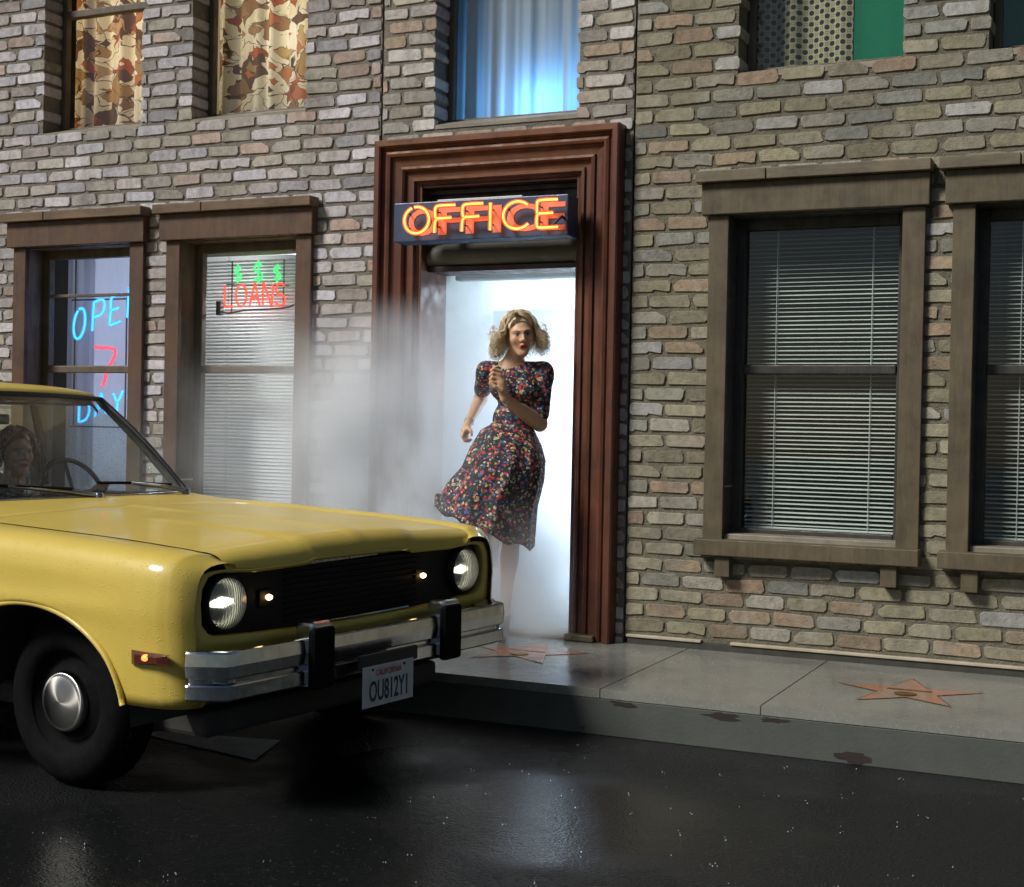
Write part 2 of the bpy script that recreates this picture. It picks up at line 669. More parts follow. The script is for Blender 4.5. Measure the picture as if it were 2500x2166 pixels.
star(-1.11, -0.67, 0.335, 0.10)
star(-3.07, -0.56, 0.335, 0.06)
star(-5.0, -0.58, 0.335, 0.05)

# pale four-cornered patch on the road under the car
MAT['pale_patch'] = simple('pale_patch', (.75, .77, .74), (.4, .42, .40), 9, 0.4, bump=0.2, bs=60)
pm = mk('road_patch', [(-4.12, -2.30, .004), (-3.40, -2.46, .004), (-3.52, -2.10, .004), (-4.08, -2.22, .004)],
        [(0, 1, 2, 3)], MAT['pale_patch'], None)
kind(pm, 'structure')

# ------------------------------------------------------------------ buildings
COURSE, PITCH_B = 0.0828, 0.2318
WALL_T = 0.25


def outline_variants(n=26):
    L, H = 0.2105, 0.0628
    out = []
    for k in range(n):
        c = [(-L / 2, -H / 2), (L / 2, -H / 2), (L / 2, H / 2), (-L / 2, H / 2)]
        pts = []
        style = k % 13
        for i, (x, y) in enumerate(c):
            sx, sy = (1 if x > 0 else -1), (1 if y > 0 else -1)
            a, b = 0.007 + 0.012 * RN.rand(), 0.006 + 0.010 * RN.rand()
            if style == 2 and i == 2:
                a, b = 0.045 + 0.03 * RN.rand(), 0.028 + 0.012 * RN.rand()      # broken corner
            if style == 5 and i == 3:
                a, b = 0.035, 0.026
            if style == 9 and i in (0, 3):
                a, b = 0.020, 0.022
            p1, p2 = (x - sx * a, y), (x, y - sy * b)
            pts += [p1, p2] if (i in (1, 3)) else [p2, p1]
        # a bite out of the long edges on some
        if style in (4, 11):
            x = RN.uniform(-.05, .05)
            pts.insert(2, (x, -H / 2 + 0.010))
            pts.insert(2, (x - .016, -H / 2 + 0.001))
        P = [(x + RN.normal(0, .0026), y + RN.normal(0, .0022)) for x, y in pts]
        out.append(P)
    return out


def brick_meshdata(P, depth=0.03, proud=0.0085):
    n = len(P)
    tilt = RN.normal(0, .0016, 2)
    front, mid, back = [], [], []
    for x, y in P:
        s = 0.965 if abs(x) > .05 else 0.93
        front.append((x * 0.972, -proud - tilt[0] * x / .1 - tilt[1] * y / .03, y * 0.915))
        mid.append((x, -proud + .0034, y))
        back.append((x, depth, y))
    V = front + mid + back
    F = [tuple(range(n))]
    for k in range(n):
        j = (k + 1) % n
        F.append((k, n + k, n + j, j))
        F.append((n + k, 2 * n + k, 2 * n + j, n + j))
    return V, F


VARS = outline_variants()
BRICK_VF = [brick_meshdata(P) for P in VARS]


def in_view(x, z, y=0.0):
    d = Vector((x, y, z)) - CAM
    dz = d.dot(fwd)
    px, py = 1250 + 3500 * d.dot(r2) / dz, 1083 - 3500 * d.dot(u2) / dz
    ok = -40 < px < 2540 and -40 < py < 2200
    # rough silhouette of the car in front of the wall
    if px < 480 and py > 1010:
        ok = False
    return ok, dz


def brick_wall(root, x0, x1, z0, z1, zphase, xphase, holes, mats, mortar, seed):
    rng = np.random.RandomState(seed)
    # mortar sheet with openings
    X = sorted({x0, x1} | {v for h in holes for v in (h[0] - .012, h[1] + .012) if x0 < v < x1})
    Z = sorted({z0, z1} | {v for h in holes for v in (h[2] - .012, h[3] + .012) if z0 < v < z1})
    V, F = [], []

    def inside(cx, cz):
        return any(h[0] - .012 < cx < h[1] + .012 and h[2] - .012 < cz < h[3] + .012 for h in holes)

    def quad(*p):
        k = len(V)
        V.extend(p)
        F.append((k, k + 1, k + 2, k + 3))
    cells = {}
    for i in range(len(X) - 1):
        for j in range(len(Z) - 1):
            cells[i, j] = not inside((X[i] + X[i + 1]) / 2, (Z[j] + Z[j + 1]) / 2)
    for (i, j), on in cells.items():
        if not on:
            continue
        a, b, c, d = X[i], X[i + 1], Z[j], Z[j + 1]
        quad((a, 0, c), (b, 0, c), (b, 0, d), (a, 0, d))
        quad((a, WALL_T, c), (a, WALL_T, d), (b, WALL_T, d), (b, WALL_T, c))
        if not cells.get((i - 1, j)):
            quad((a, 0, c), (a, 0, d), (a, WALL_T, d), (a, WALL_T, c))
        if not cells.get((i + 1, j)):
            quad((b, 0, c), (b, WALL_T, c), (b, WALL_T, d), (b, 0, d))
        if not cells.get((i, j - 1)):
            quad((a, 0, c), (a, WALL_T, c), (b, WALL_T, c), (b, 0, c))
        if not cells.get((i, j + 1)):
            quad((a, 0, d), (b, 0, d), (b, WALL_T, d), (a, WALL_T, d))
    mk('wall', V, F, mortar, root)
    # bricks
    B = []
    nrow = int((z1 - z0) / COURSE) + 2
    k0 = math.floor((z0 - zphase) / COURSE) - 1
    for r in range(k0, k0 + nrow + 2):
        zc = zphase + (r + 0.5) * COURSE
        if zc - .02 < z0 or zc + .02 > z1:
            continue
        off = xphase + (0.5 if r % 2 else 0.0) * PITCH_B + rng.normal(0, .012)
        n0 = math.floor((x0 - off) / PITCH_B) - 1
        x = off + n0 * PITCH_B
        while x < x1:
            w = PITCH_B * (1 + rng.normal(0, .035))
            segs = [(x + .009, x + w - .009)]
            x += w
            for h in holes:
                if h[2] - .02 < zc < h[3] + .02:
                    ns = []
                    for a, b in segs:
                        if b <= h[0] or a >= h[1]:
                            ns.append((a, b))
                        else:
                            if a < h[0]:
                                ns.append((a, h[0]))
                            if b > h[1]:
                                ns.append((h[1], b))
                    segs = ns
            for a, b in segs:
                a, b = max(a, x0 + .004), min(b, x1 - .004)
                if b - a > .028:
                    deep = any(abs(b - h[0]) < .004 and h[2] < zc < h[3] for h in holes)
                    B.append(((a + b) / 2, zc + rng.normal(0, .0016), (b - a) / .2095, deep, rng.randint(len(VARS)), rng.normal(0, .006)))
    vis = []
    for i, b in enumerate(B):
        ok, dz = in_view(b[0], b[1])
        if ok:
            vis.append((dz - 0.6 * min(1, b[2]), i))
    vis.sort()
    singles = {i for _, i in vis[:298]}
    mcache = {}
    SV, SF = [], []
    for i, (bx, bz, sx, deep, var, rot) in enumerate(B):
        sy = 5.0 if deep else 1.0
        flip = -1 if (i * 7919) % 2 else 1
        if i in singles:
            if var not in mcache:
                v, f = BRICK_VF[var]
                mcache[var] = mesh('brick', v, f, mats[0])
            o = link('brick', mcache[var], root)
            o.location = (bx, 0, bz)
            o.rotation_euler = (0, rot, 0)
            o.scale = (sx, 1, 1 + rng.normal(0, .02))
            if deep:
                v, f = BRICK_VF[var]
                o.data = mesh('brick', [(a, c if c < 0 else .155, e) for a, c, e in v], f, mats[0])
        else:
            v, f = BRICK_VF[var]
            k = len(SV)
            c_, s_ = math.cos(rot), math.sin(rot)
            for a, b2, e in v:
                a *= sx * flip
                if deep and b2 > 0:
                    b2 = .155
                SV.append((bx + a * c_ + e * s_, b2, bz - a * s_ + e * c_))
            SF.extend([tuple(q + k for q in (g if flip > 0 else g[::-1])) for g in f])
    if SV:
        kind(mk('bricks', SV, SF, mats[1], root), 'stuff')


BM = {k: (brick_mat('brick_' + k, p, False, w, g_), brick_mat('bricks_' + k, p, True, w, g_)) for k, p, w, g_ in
      (('l', PAL_L, (.48, .47, .47), (1.28, 1.29, 1.42)), ('c', PAL_C, (.46, .45, .42), (1.28, 1.28, 1.34)), ('r', PAL_R, (.38, .37, .32), (1.28, 1.26, 1.36)))}

LOW = (0.80, 2.51)
H_UL1, H_UL2 = (-6.90, -6.09, 3.28, 4.75), (-5.685, -4.85, 3.285, 4.75)
H_UC = (-3.955, -3.07, 3.125, 4.6)
H_UR, H_UR2 = (-2.15, -1.315, 3.262, 4.7), (-0.895, -0.06, 3.262, 4.7)
H_O, H_L = (-7.01, -6.125, *LOW), (-5.74, -4.862, *LOW)
H_R, H_R2 = (-2.187, -1.285, *LOW), (-0.95, -0.05, *LOW)
H_D = (-4.06, -3.02, 0.0, 2.79)
XA, XB, XC, XD = -9.4, -4.318, -2.726, 1.6
ZT = 5.2

b_left = thing('brick_building', 'grey brick building with floral curtained upper windows and neon shop windows below', 'building', (-6.8, 0, 0))
b_mid = thing('brick_building', 'narrow brick building front holding the mahogany office doorway', 'building', (-3.5, 0, 0))
b_right = thing('brick_building', 'tan brick building with brown-framed windows closed by venetian blinds', 'building', (-0.6, 0, 0))
b_left.name = b_left.name
for ob in (b_left, b_mid, b_right):
    BASE[ob.name] = Vector(ob.location)
brick_wall(b_left, XA, XB, 0.19, ZT, 0.2885, 0.07, [H_UL1, H_UL2, H_O, H_L], BM['l'], MAT['mortar_l'], 3)
brick_wall(b_mid, XB + .012, XC - .010, 0.19, ZT, 0.262, 0.02, [H_UC, H_D], BM['c'], MAT['mortar_l'], 4)
brick_wall(b_right, XC, XD, 0.262, ZT, 0.2895, 0.03, [H_UR, H_UR2, H_R, H_R2], BM['r'], MAT['mortar_r'], 5)
# shells behind the fronts
for root, a, b in ((b_left, XA, XB - .03), (b_mid, XB + .03, XC - .03), (b_right, XC + .02, XD)):
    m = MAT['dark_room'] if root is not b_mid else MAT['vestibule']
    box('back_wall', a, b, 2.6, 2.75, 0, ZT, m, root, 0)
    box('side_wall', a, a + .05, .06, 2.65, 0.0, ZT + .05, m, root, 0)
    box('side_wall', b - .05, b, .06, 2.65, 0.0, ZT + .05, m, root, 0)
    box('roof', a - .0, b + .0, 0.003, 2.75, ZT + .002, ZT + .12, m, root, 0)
    box('upper_floor', a + .052, b - .052, WALL_T + .004, 2.597, 2.92, 3.04, m, root, 0)
box('ground_floor', XB + .084, XC - .084, .242, 2.596, .05, .222, MAT['slab'], b_mid, 0)
for root, x in ((b_left, -5.93), (b_right, -1.1)):
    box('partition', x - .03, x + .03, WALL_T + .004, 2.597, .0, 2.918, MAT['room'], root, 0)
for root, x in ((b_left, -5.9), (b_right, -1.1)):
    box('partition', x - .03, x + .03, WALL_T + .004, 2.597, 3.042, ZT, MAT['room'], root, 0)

# base trim along the right building
MAT['pale_trim'] = simple('pale_trim', (.50, .44, .33), (.36, .30, .21), 8, 0.6, bump=0.3, bs=40)
MAT['dark_base'] = simple('dark_base', (.05, .047, .035), (.03, .028, .022), 12, 0.7, bump=0.4, bs=40)
box('plinth', XC + .02, XD, -.022, .02, .19, .2615, MAT['dark_base'], b_right, .003)
for a, b in ((-2.71, -2.29), (-2.13, 1.6)):
    box('base_trim', a, b, -.032, -.0, .2625, .2775, MAT['pale_trim'], b_right, .003)


# ------------------------------------------------------------------ windows
def sash_frames(root, h, yg, mat, stile, zmeet=None, muntin=None, bottom=.07, top=.06, depth=.05):
    """returns window part (the outer sash mesh) with panes as sub-parts"""
    x0, x1, z0, z1 = h
    L = [(x0 - .01, x0 + stile, yg - depth / 2, yg + depth / 2, z0 - .01, z1 + .01),
         (x1 - stile, x1 + .01, yg - depth / 2, yg + depth / 2, z0 - .01, z1 + .01),
         (x0 + stile - .001, x1 - stile + .001, yg - depth / 2 - .004, yg + depth / 2, z0 - .01, z0 + bottom),
         (x0 + stile - .001, x1 - stile + .001, yg - depth / 2 - .004, yg + depth / 2, z1 - top, z1 + .01)]
    w = boxes('window', L, mat, root, .006)
    if zmeet:
        box('meeting_rail', x0 + stile, x1 - stile, yg - depth / 2 - .010, yg + depth / 2 - .002, zmeet - .024, zmeet + .024, mat, w, .006)
    if muntin:
        box('muntin', x0 + stile, x1 - stile, yg - .014, yg + .014, muntin - .010, muntin + .010, mat, w, .003)
    zs = [z0 + bottom] + ([zmeet] if zmeet else []) + [z1 - top]
    for a, b in zip(zs[:-1], zs[1:]):
        mk('pane', [(x0 + stile - .004, yg + .004, a), (x1 - stile + .004, yg + .004, a), (x1 - stile + .004, yg + .004, b), (x0 + stile - .004, yg + .004, b)],
           [(0, 1, 2, 3)], MAT['glass'], w)
    return w


def lower_window(root, h, trim, crown, sashm, muntin=None):
    x0, x1, z0, z1 = h
    w = sash_frames(root, h, .155, sashm, .052, 1.712, muntin)
    o0, o1 = x0 - .10, x1 + .105
    # jamb linings
    boxes('jamb', [(x0 - .011, x0 + .004, -.012, .128, z0, z1), (x1 - .004, x1 + .011, -.012, .128, z0, z1),
                   (x0 + .005, x1 - .005, -.012, .127, z1 - .004, z1 + .011)], sashm, w, .002)
    box('side_casing', o0, x0 + .006, -.045, -.0145, z0 - .001, z1 + .001, trim, w, .004)
    box('side_casing', x1 - .006, o1, -.045, -.0145, z0 - .001, z1 + .001, trim, w, .004)
    box('header_board', o0 - .035, o1 + .022, -.075, -.0145, z1 + .002, z1 + .166, trim, w, .005)
    cz = z1 + .167
    cut = x0 + .22
    box('crown_strip', o0 - .06, cut - .006, -.115, -.0145, cz, cz + .058, crown, w, .004)
    box('crown_strip', cut, o1 + .03, -.115, -.0145, cz, cz + .058, crown, w, .004)
    box('sill', x0 + .006, x1 - .006, -.010, .124, z0 + .002, z0 + .045, MAT['sill'], w, .006)
    box('sill_board', o0 - .03, o1 + .012, -.112, -.0145, z0 - .066, z0 + .018, trim, w, .005)
    for cx in (x0 + .02, x1 - .03):
        box('bracket', cx - .04, cx + .04, -.085, -.0145, z0 - .176, z0 - .067, trim, w, .004)
    return w


lower_window(b_left, H_O, MAT['trim_l'], MAT['crown_l'], MAT['sash'], 2.205)
lower_window(b_left, H_L, MAT['trim_l'], MAT['crown_l'], MAT['sash'])
lower_window(b_right, H_R, MAT['trim_r'], MAT['crown_r'], MAT['sash_dark'])
lower_window(b_right, H_R2, MAT['trim_r'], MAT['crown_r'], MAT['sash_dark'])


def upper_window(root, h, zmeet=None):
    x0, x1, z0, z1 = h
    w = sash_frames(root, h, .185, MAT['sash'], .03, zmeet, None, .05, .05)
    # sloping sill
    V = [(x0 - .01, -.006, z0 - .012), (x1 + .01, -.006, z0 - .012), (x1 + .01, .158, z0 + .04), (x0 - .01, .158, z0 + .04),
         (x0 - .01, -.006, z0 - .035), (x1 + .01, -.006, z0 - .035), (x1 + .01, .158, z0 - .035), (x0 - .01, .158, z0 - .035)]
    mk('sill', V, [(0, 1, 2, 3), (4, 7, 6, 5), (0, 4, 5, 1), (1, 5, 6, 2), (2, 6, 7, 3), (3, 7, 4, 0)], MAT['sill'], w)
    return w


upper_window(b_left, H_UL1, 4.09)
upper_window(b_left, H_UL2, 4.18)
upper_window(b_mid, H_UC)
upper_window(b_right, H_UR)
upper_window(b_right, H_UR2)


# ------------------------------------------------------------------ curtains and blinds
def floral(t):
    v0 = t.pos((1.0, 0.25, 1.0))
    nz = t.new('TexNoise')
    t.L(v0, nz.inputs['Vector'])
    t.set(nz, Scale=9.0, Detail=2)
    vm = t.new('VectorMath', operation='MULTIPLY_ADD')
    t.L(nz.outputs['Color'], vm.inputs[0])
    vm.inputs[1].default_value = (.14, .0, .14)
    t.L(v0, vm.inputs[2])

    def layer(scale, thr, pal, prev, off):
        mp = t.new('Mapping')
        t.L(vm.outputs[0], mp.inputs[0])
        mp.inputs['Location'].default_value = off
        vo = t.new('TexVoronoi')
        t.L(mp.outputs[0], vo.inputs['Vector'])
        vo.distance = 'MINKOWSKI'
        vo.inputs['Exponent'].default_value = .62
        vo.inputs['Scale'].default_value = scale
        vo.inputs['Randomness'].default_value = 0.9
        sp = t.new('SeparateColor')
        t.L(vo.outputs['Color'], sp.inputs[0])
        c = t.ramp(sp.outputs[0], [(i / len(pal), q) for i, q in enumerate(pal)], 'CONSTANT')
        sel = t.ramp(sp.outputs[1], [(thr, 0.0), (thr + .01, 1.0)])
        dd = t.math('MULTIPLY', vo.outputs['Distance'], .7)
        m = t.math('MULTIPLY', t.ramp(dd, [(.70, 1.0), (.715, 0.0)]), sel)
        ring = t.math('MULTIPLY', t.ramp(dd, [(.68, 0.0), (.69, 1.0), (.715, 1.0), (.725, 0.0)]), sel)
        return t.mix(ring, t.mix(m, prev, c), (.10, .05, .03))
    c = layer(5.2, .30, [(.42, .27, .13), (.48, .33, .18), (.30, .18, .10), (.15, .09, .065)], (.78, .74, .64), (0, 0, 0))
    c = layer(7.2, .45, [(.42, .12, .06), (.15, .09, .07), (.50, .35, .17), (.33, .10, .06)], c, (3.3, 0, 1.7))
    c = layer(11.0, .62, [(.14, .08, .06), (.48, .19, .09), (.35, .24, .14)], c, (7.1, 0, 5.2))
    wv = t.new('TexVoronoi', feature='DISTANCE_TO_EDGE')
    t.L(vm.outputs[0], wv.inputs['Vector'])
    wv.inputs['Scale'].default_value = 9.0
    ln = t.ramp(wv.outputs['Distance'], [(0.012, 1.0), (0.030, 0.0)])
    ln = t.math('MULTIPLY', ln, t.ramp(t.noise(v0, 4, 2), [(0.38, 0.0), (0.48, 1.0)]))
    return t.mix(ln, c, (.11, .06, .04))


def sheer(t):
    v = t.pos((6, 1, .3))
    return t.mix(t.noise(v, 14, 4), (.74, .75, .76), (.62, .64, .66))


MAT['floral'] = cloth_mat('floral', floral, .55)
MAT['sheer'] = cloth_mat('sheer', sheer, .6)
MAT['sheer_white'] = cloth_mat('sheer_white', lambda t: t.mix(t.noise(t.pos((4, 1, .4)), 10, 3), (.76, .77, .82), (.66, .67, .73)), .6)
MAT['green_cloth'] = cloth_mat('green_cloth', lambda t: t.mix(t.noise(t.pos(), 60, 4), (.005, .26, .125), (.006, .19, .095)), .35)


def drape(name, x0, x1, z0, z1, y, amp, waves, mat, label, cat, group, seed=0, n=70, gather=0.0):
    rng = np.random.RandomState(seed)
    ph = rng.uniform(0, 6.28, 4)
    rows = []
    for j in range(9):
        v = j / 8
        row = []
        for i in range(n):
            u = i / (n - 1)
            w = amp * (math.sin(u * waves * 6.283 + ph[0]) * .6 + math.sin(u * waves * 1.63 * 6.283 + ph[1] + .4 * v) * .35
                       + .12 * math.sin(u * waves * 3.1 * 6.28 + ph[2] + v))
            row.append((x0 + (x1 - x0) * u + gather * math.sin(3 * v + ph[3]) * .01, y + w * (0.75 + .4 * (1 - v)), z0 + (z1 - z0) * v))
        rows.append(row)
    V, F = grid(rows)
    o = mk(name, V, F, mat, None, True)
    tag(o, label, cat, group)
    return o


drape('curtain', -6.95, -6.0, 3.31, 4.8, .34, .05, 5.5, MAT['floral'], 'brown and red floral curtain in the upper window nearest the left edge', 'curtain', 'floral curtains', 1)
drape('curtain', -5.75, -4.8, 3.31, 4.8, .34, .05, 5.0, MAT['floral'], 'brown and red floral curtain in the upper window above the loans sign', 'curtain', 'floral curtains', 2)
drape('curtain', -4.05, -3.0, 3.14, 4.7, .28, .016, 8, MAT['sheer'], 'thin pleated curtain glowing blue above the office door', 'curtain', None, 3, 110)
drape('curtain', -7.10, -6.86, .8, 2.6, .47, .02, 3, MAT['sheer_white'], 'pale sheer curtain drawn to the left side behind the blue neon', 'curtain', None, 4)


# lace / dotted curtain: an open net of rings
def net_curtain():
    t = NT('net_black')
    t.L(t.mix(t.noise(t.pos(), 9, 3), (.025, .025, .022), (.05, .05, .045)), t.b.inputs['Base Color'])
    o = drape('net_curtain', -2.16, -1.63, 3.27, 4.7, .30, .03, 2.2, None, 'black curtain with a cream ring lattice beside the green cloth', 'curtain', None, 6, 40)
    t2 = NT('net_print')
    v = t2.pos((1, 0, 1))
    mp = t2.new('Mapping')
    t2.L(v, mp.inputs[0])
    mp.inputs['Rotation'].default_value = (0, R(45), 0)
    vo = t2.new('TexVoronoi')
    t2.L(mp.outputs[0], vo.inputs['Vector'])
    t2.set(vo, Scale=24.0, Randomness=0.0)
    rg = t2.ramp(vo.outputs['Distance'], [(.30, 0.0), (.36, 1.0), (.50, 1.0), (.56, .15), (.62, 1.0)])
    col = t2.mix(rg, (.012, .014, .011), (.44, .38, .22))
    t2.L(col, t2.b.inputs['Base Color'])
    t2.b.inputs['Roughness'].default_value = .9
    o.data.materials.clear()
    o.data.materials.append(t2.m)


net_curtain()
drape('cloth_panel', -1.625, -1.25, 3.24, 4.7, .31, .008, 1.2, MAT['green_cloth'], 'bright green cloth hung in the upper window beside the ring lattice', 'cloth', 'green window cloths', 8, 30)
drape('cloth_panel', -0.9, -0.0, 3.24, 4.7, .31, .008, 2, MAT['green_cloth'], 'dark green cloth in the upper window cut by the right edge', 'cloth', 'green window cloths', 9, 30)


def blind(x0, x1, z0, z1, y, label, mat, pitch=.0226, tilt=28, seed=1, cords=True):
    rng = np.random.RandomState(seed)
    t = thing('venetian_blind', label, 'blind', ((x0 + x1) / 2, y, z0), 'venetian blinds')
    L = x1 - x0
    a = R(tilt)
    V = []
    for x in (-L / 2, L / 2):
        for u in (-1, -.5, 0, .5, 1):
            w, c = u * .0125, .0022 * (1 - u * u)
            V.append((x, w * math.cos(a) - c * math.sin(a), w * math.sin(a) + c * math.cos(a)))
    me = mesh('slat', V, [(i, 5 + i, 6 + i, 1 + i) for i in range(4)], mat, True)
    n = int((z1 - z0 - .05) / pitch)
    for i in range(n):
        o = link('slat', me, t)
        o.location = ((x0 + x1) / 2, y + rng.normal(0, .0008), z0 + .03 + i * pitch + rng.normal(0, .0006))
        o.rotation_euler = (rng.normal(0, R(3.0)), rng.normal(0, .0012), 0)
    box('bottom_rail', x0, x1, y - .014, y + .014, z0, z0 + .018, mat, t, .004)
    box('head_rail', x0, x1, y - .018, y + .018, z1 - .03, z1, mat, t, .003)
    if cords:
        for fx in (.19, .81):
            x = x0 + L * fx
            V, F = join(tube([(x, y - .015, z0), (x, y - .015, z1)], .0022, 5), tube([(x, y + .015, z0), (x, y + .015, z1)], .0015, 5))
            mk('ladder_cord', V, F, MAT['blind_white'], t)
    return t


blind(-2.135, -1.325, .86, 2.49, .215, 'grey-green venetian blind in the lower window right of the doorway', MAT['blind'], seed=1, tilt=17)
blind(-0.9, -0.1, .86, 2.49, .215, 'grey-green venetian blind in the lower window at the right edge', MAT['blind'], seed=2, tilt=17)
blind(-5.86, -4.86, .86, 2.49, .40, 'white venetian blind behind the red and green neon sign', MAT['blind_white'], seed=3, tilt=40)

# ------------------------------------------------------------------ doorway
def casing(path_pts, prof, mats, root, names):
    """mitred moulding: path of (x,z) corners outer edge; prof of (u inward, y)"""
    (xl, z0), (_, zt), (xr, _) = path_pts[0], path_pts[1], path_pts[2]
    rows = [[(xl + u, y, z0) for u, y in prof], [(xl + u, y, zt - u) for u, y in prof]]
    out = []
    V, F = grid(rows)
    out.append(mk(names[0], V, F, mats[0], root))
    V, F = grid([[(xl + u, y, zt - u) for u, y in prof], [(xr - u, y, zt - u) for u, y in prof]])
    out.append(mk(names[1], V, F, mats[1], root))
    V, F = grid([[(xr - u, y, zt - u) for u, y in prof], [(xr - u, y, z0) for u, y in prof]])
    out.append(mk(names[0], V, F, mats[0], root))
    return out


DX0, DX1, DZT = -4.295, -2.778, 3.026
prof = [(0, .0), (0, -.105), (.008, -.112), (.034, -.112), (.042, -.104), (.044, -.080), (.058, -.074), (.066, -.084), (.080, -.090), (.094, -.084),
        (.100, -.066), (.116, -.058), (.150, -.052), (.154, -.066), (.168, -.070), (.178, -.060), (.184, -.040), (.214, -.036), (.220, -.050), (.236, -.050), (.246, -.030), (.258, -.022), (.258, .10)]
frame = boxes('door_frame', [(DX0 + .259, DX0 + .275, -.02, .30, .2265, 2.77), (DX1 - .275, DX1 - .259, -.02, .30, .2265, 2.77),
                             (DX0 + .276, DX1 - .276, -.015, .06, 2.752, 2.77)], MAT['door_wood'], b_mid, .003)
casing([(DX0, .2265), (DX0, DZT), (DX1, DZT)], prof, (MAT['door_wood'], MAT['door_wood_h']), frame, ('side_moulding', 'head_moulding'))
ix0, ix1 = DX0 + .277, DX1 - .277
box('transom_panel', ix0, ix1, .085, .11, 2.40, 2.75, MAT['door_dark'], frame, .003)
boxes('transom_bar', [(ix0, ix1, .05, .084, 2.64, 2.665), (ix0, ix1, .055, .084, 2.72, 2.75)], MAT['door_dark'], frame, .004)
MAT['roller'] = simple('roller', (.12, .11, .075), (.07, .065, .05), 6, 0.6, bump=0.2, bs=40)
V, F = lathe([(0.001, ix0), (.066, ix0), (.066, ix1), (.001, ix1)], 28, 'x', (0, .10, 2.372))
mk('roller_blind', V, F, MAT['roller'], frame, False)
box('lintel', ix0, ix1, .06, .28, 2.275, 2.305, MAT['door_dark'], frame, .003)
box('threshold', DX0 + .26, DX1 - .20, -.06, .24, .2275, .243, MAT['pale_trim'], frame, .004)
box('plinth_block', DX1 - .262, DX1 - .09, -.118, -.002, .2275, .262, MAT['trim_r'], frame, .006)
# soffit beams in the vestibule
boxes('beam', [(-4.2, -2.85, 1.30, 1.40, 2.02, 2.16), (-4.2, -2.85, .75, .82, 2.30, 2.42)], MAT['vestibule'], b_mid, .01)
box('vestibule_ceiling', XB + .084, XC - .084, .254, 2.596, 2.55, 2.6, MAT['vestibule'], b_mid, 0)


# ------------------------------------------------------------------ lamps that light the rooms
def area_lamp(parent, loc, direction, sx, sy, energy, col):
    d = bpy.data.lights.new('lamp', 'AREA')
    d.shape = 'RECTANGLE'
    d.size, d.size_y = sx, sy
    d.energy = energy
    d.color = col
    o = bpy.data.objects.new('lamp', d)
    COL.objects.link(o)
    o.location = loc
    o.rotation_euler = Vector(direction).to_track_quat('-Z', 'Y').to_euler()
    o.parent = parent
    o.matrix_parent_inverse = Matrix.Translation(-BASE[parent.name])
    return o


def point_lamp(parent, loc, energy, col, r=.05):
    d = bpy.data.lights.new('lamp', 'POINT')
    d.energy, d.color, d.shadow_soft_size = energy, col, r
    o = bpy.data.objects.new('lamp', d)
    COL.objects.link(o)
    o.location = loc
    o.parent = parent
    o.matrix_parent_inverse = Matrix.Translation(-BASE[parent.name])
    return o


MAT['tube_lit'] = emit('tube_lit', (.85, .93, 1.0), 3.0)
wl = thing('wall_light', 'fluorescent wall light inside the doorway behind the right jamb', 'light', (-2.81, .75, .4))
box('housing', -2.86, -2.835, .45, 1.05, .45, 2.3, MAT['white_paint'], wl, .005)
for y in (.55, .75, .95):
    V, F = tube([(-2.875, y, .5), (-2.875, y, 2.25)], .013, 8)
    mk('lamp_tube', V, F, MAT['tube_lit'], wl, True)
area_lamp(wl, (-2.90, .72, 1.15), (-1, -.75, 0), .5, 1.5, 88, (.70, .85, 1.0))
cl = thing('ceiling_light', 'ceiling strip light deep inside the doorway', 'light', (-3.5, 1.9, 2.5))
box('housing', -4.0, -3.0, 1.85, 1.95, 2.5, 2.548, MAT['white_paint'], cl, .004)
area_lamp(cl, (-3.5, 1.9, 2.48), (0, -.35, -1), 1.0, .2, 90, (.70, .86, 1.0))


def bulb_lamp(loc, energy, col, label, drop=.35):
    t = thing('hanging_lamp', label, 'lamp', loc)
    V, F = lathe([(.001, -.05), (.03, -.045), (.045, -.01), (.04, .02), (.02, .05), (.015, .07)], 14, 'z', loc)
    mk('bulb', V, F, emit('bulb_glow', col, 2.0), t, True)
    V, F = tube([(loc[0], loc[1], loc[2] + .07), (loc[0], loc[1], loc[2] + drop)], .005, 5)
    mk('cord', V, F, MAT['black'], t)
    point_lamp(t, (loc[0], loc[1], loc[2] - .09), energy, col, .05)
    return t


bulb_lamp((-3.42, .50, 3.34), 14, (.13, .46, 1.0), 'blue bulb behind the thin curtain above the office door', 1.8)
bulb_lamp((-6.5, 1.0, 4.1), 34, (1.0, .72, .42), 'warm bulb in the room behind the floral curtain nearest the left edge', .85)
bulb_lamp((-5.2, 1.0, 4.1), 34, (1.0, .80, .52), 'warm bulb in the room behind the floral curtain above the loans sign', .85)
bulb_lamp((-5.45, .95, 2.3), 40, (.92, .95, 1.0), 'white bulb in the room behind the white venetian blind', .42)
bulb_lamp((-6.5, 1.45, 2.2), 150, (.75, .80, 1.0), 'cool bulb in the room behind the blue neon sign', .6)
bulb_lamp((-1.45, 1.2, 3.9), 5, (.7, 1.0, .8), 'dim bulb in the room behind the ring lattice curtain', .9)

# ------------------------------------------------------------------ neon
def arc(cx, cz, rx, rz, a0, a1, n=14):
    return [(cx + rx * math.cos(R(a0 + (a1 - a0) * i / n)), cz + rz * math.sin(R(a0 + (a1 - a0) * i / n))) for i in range(n + 1)]


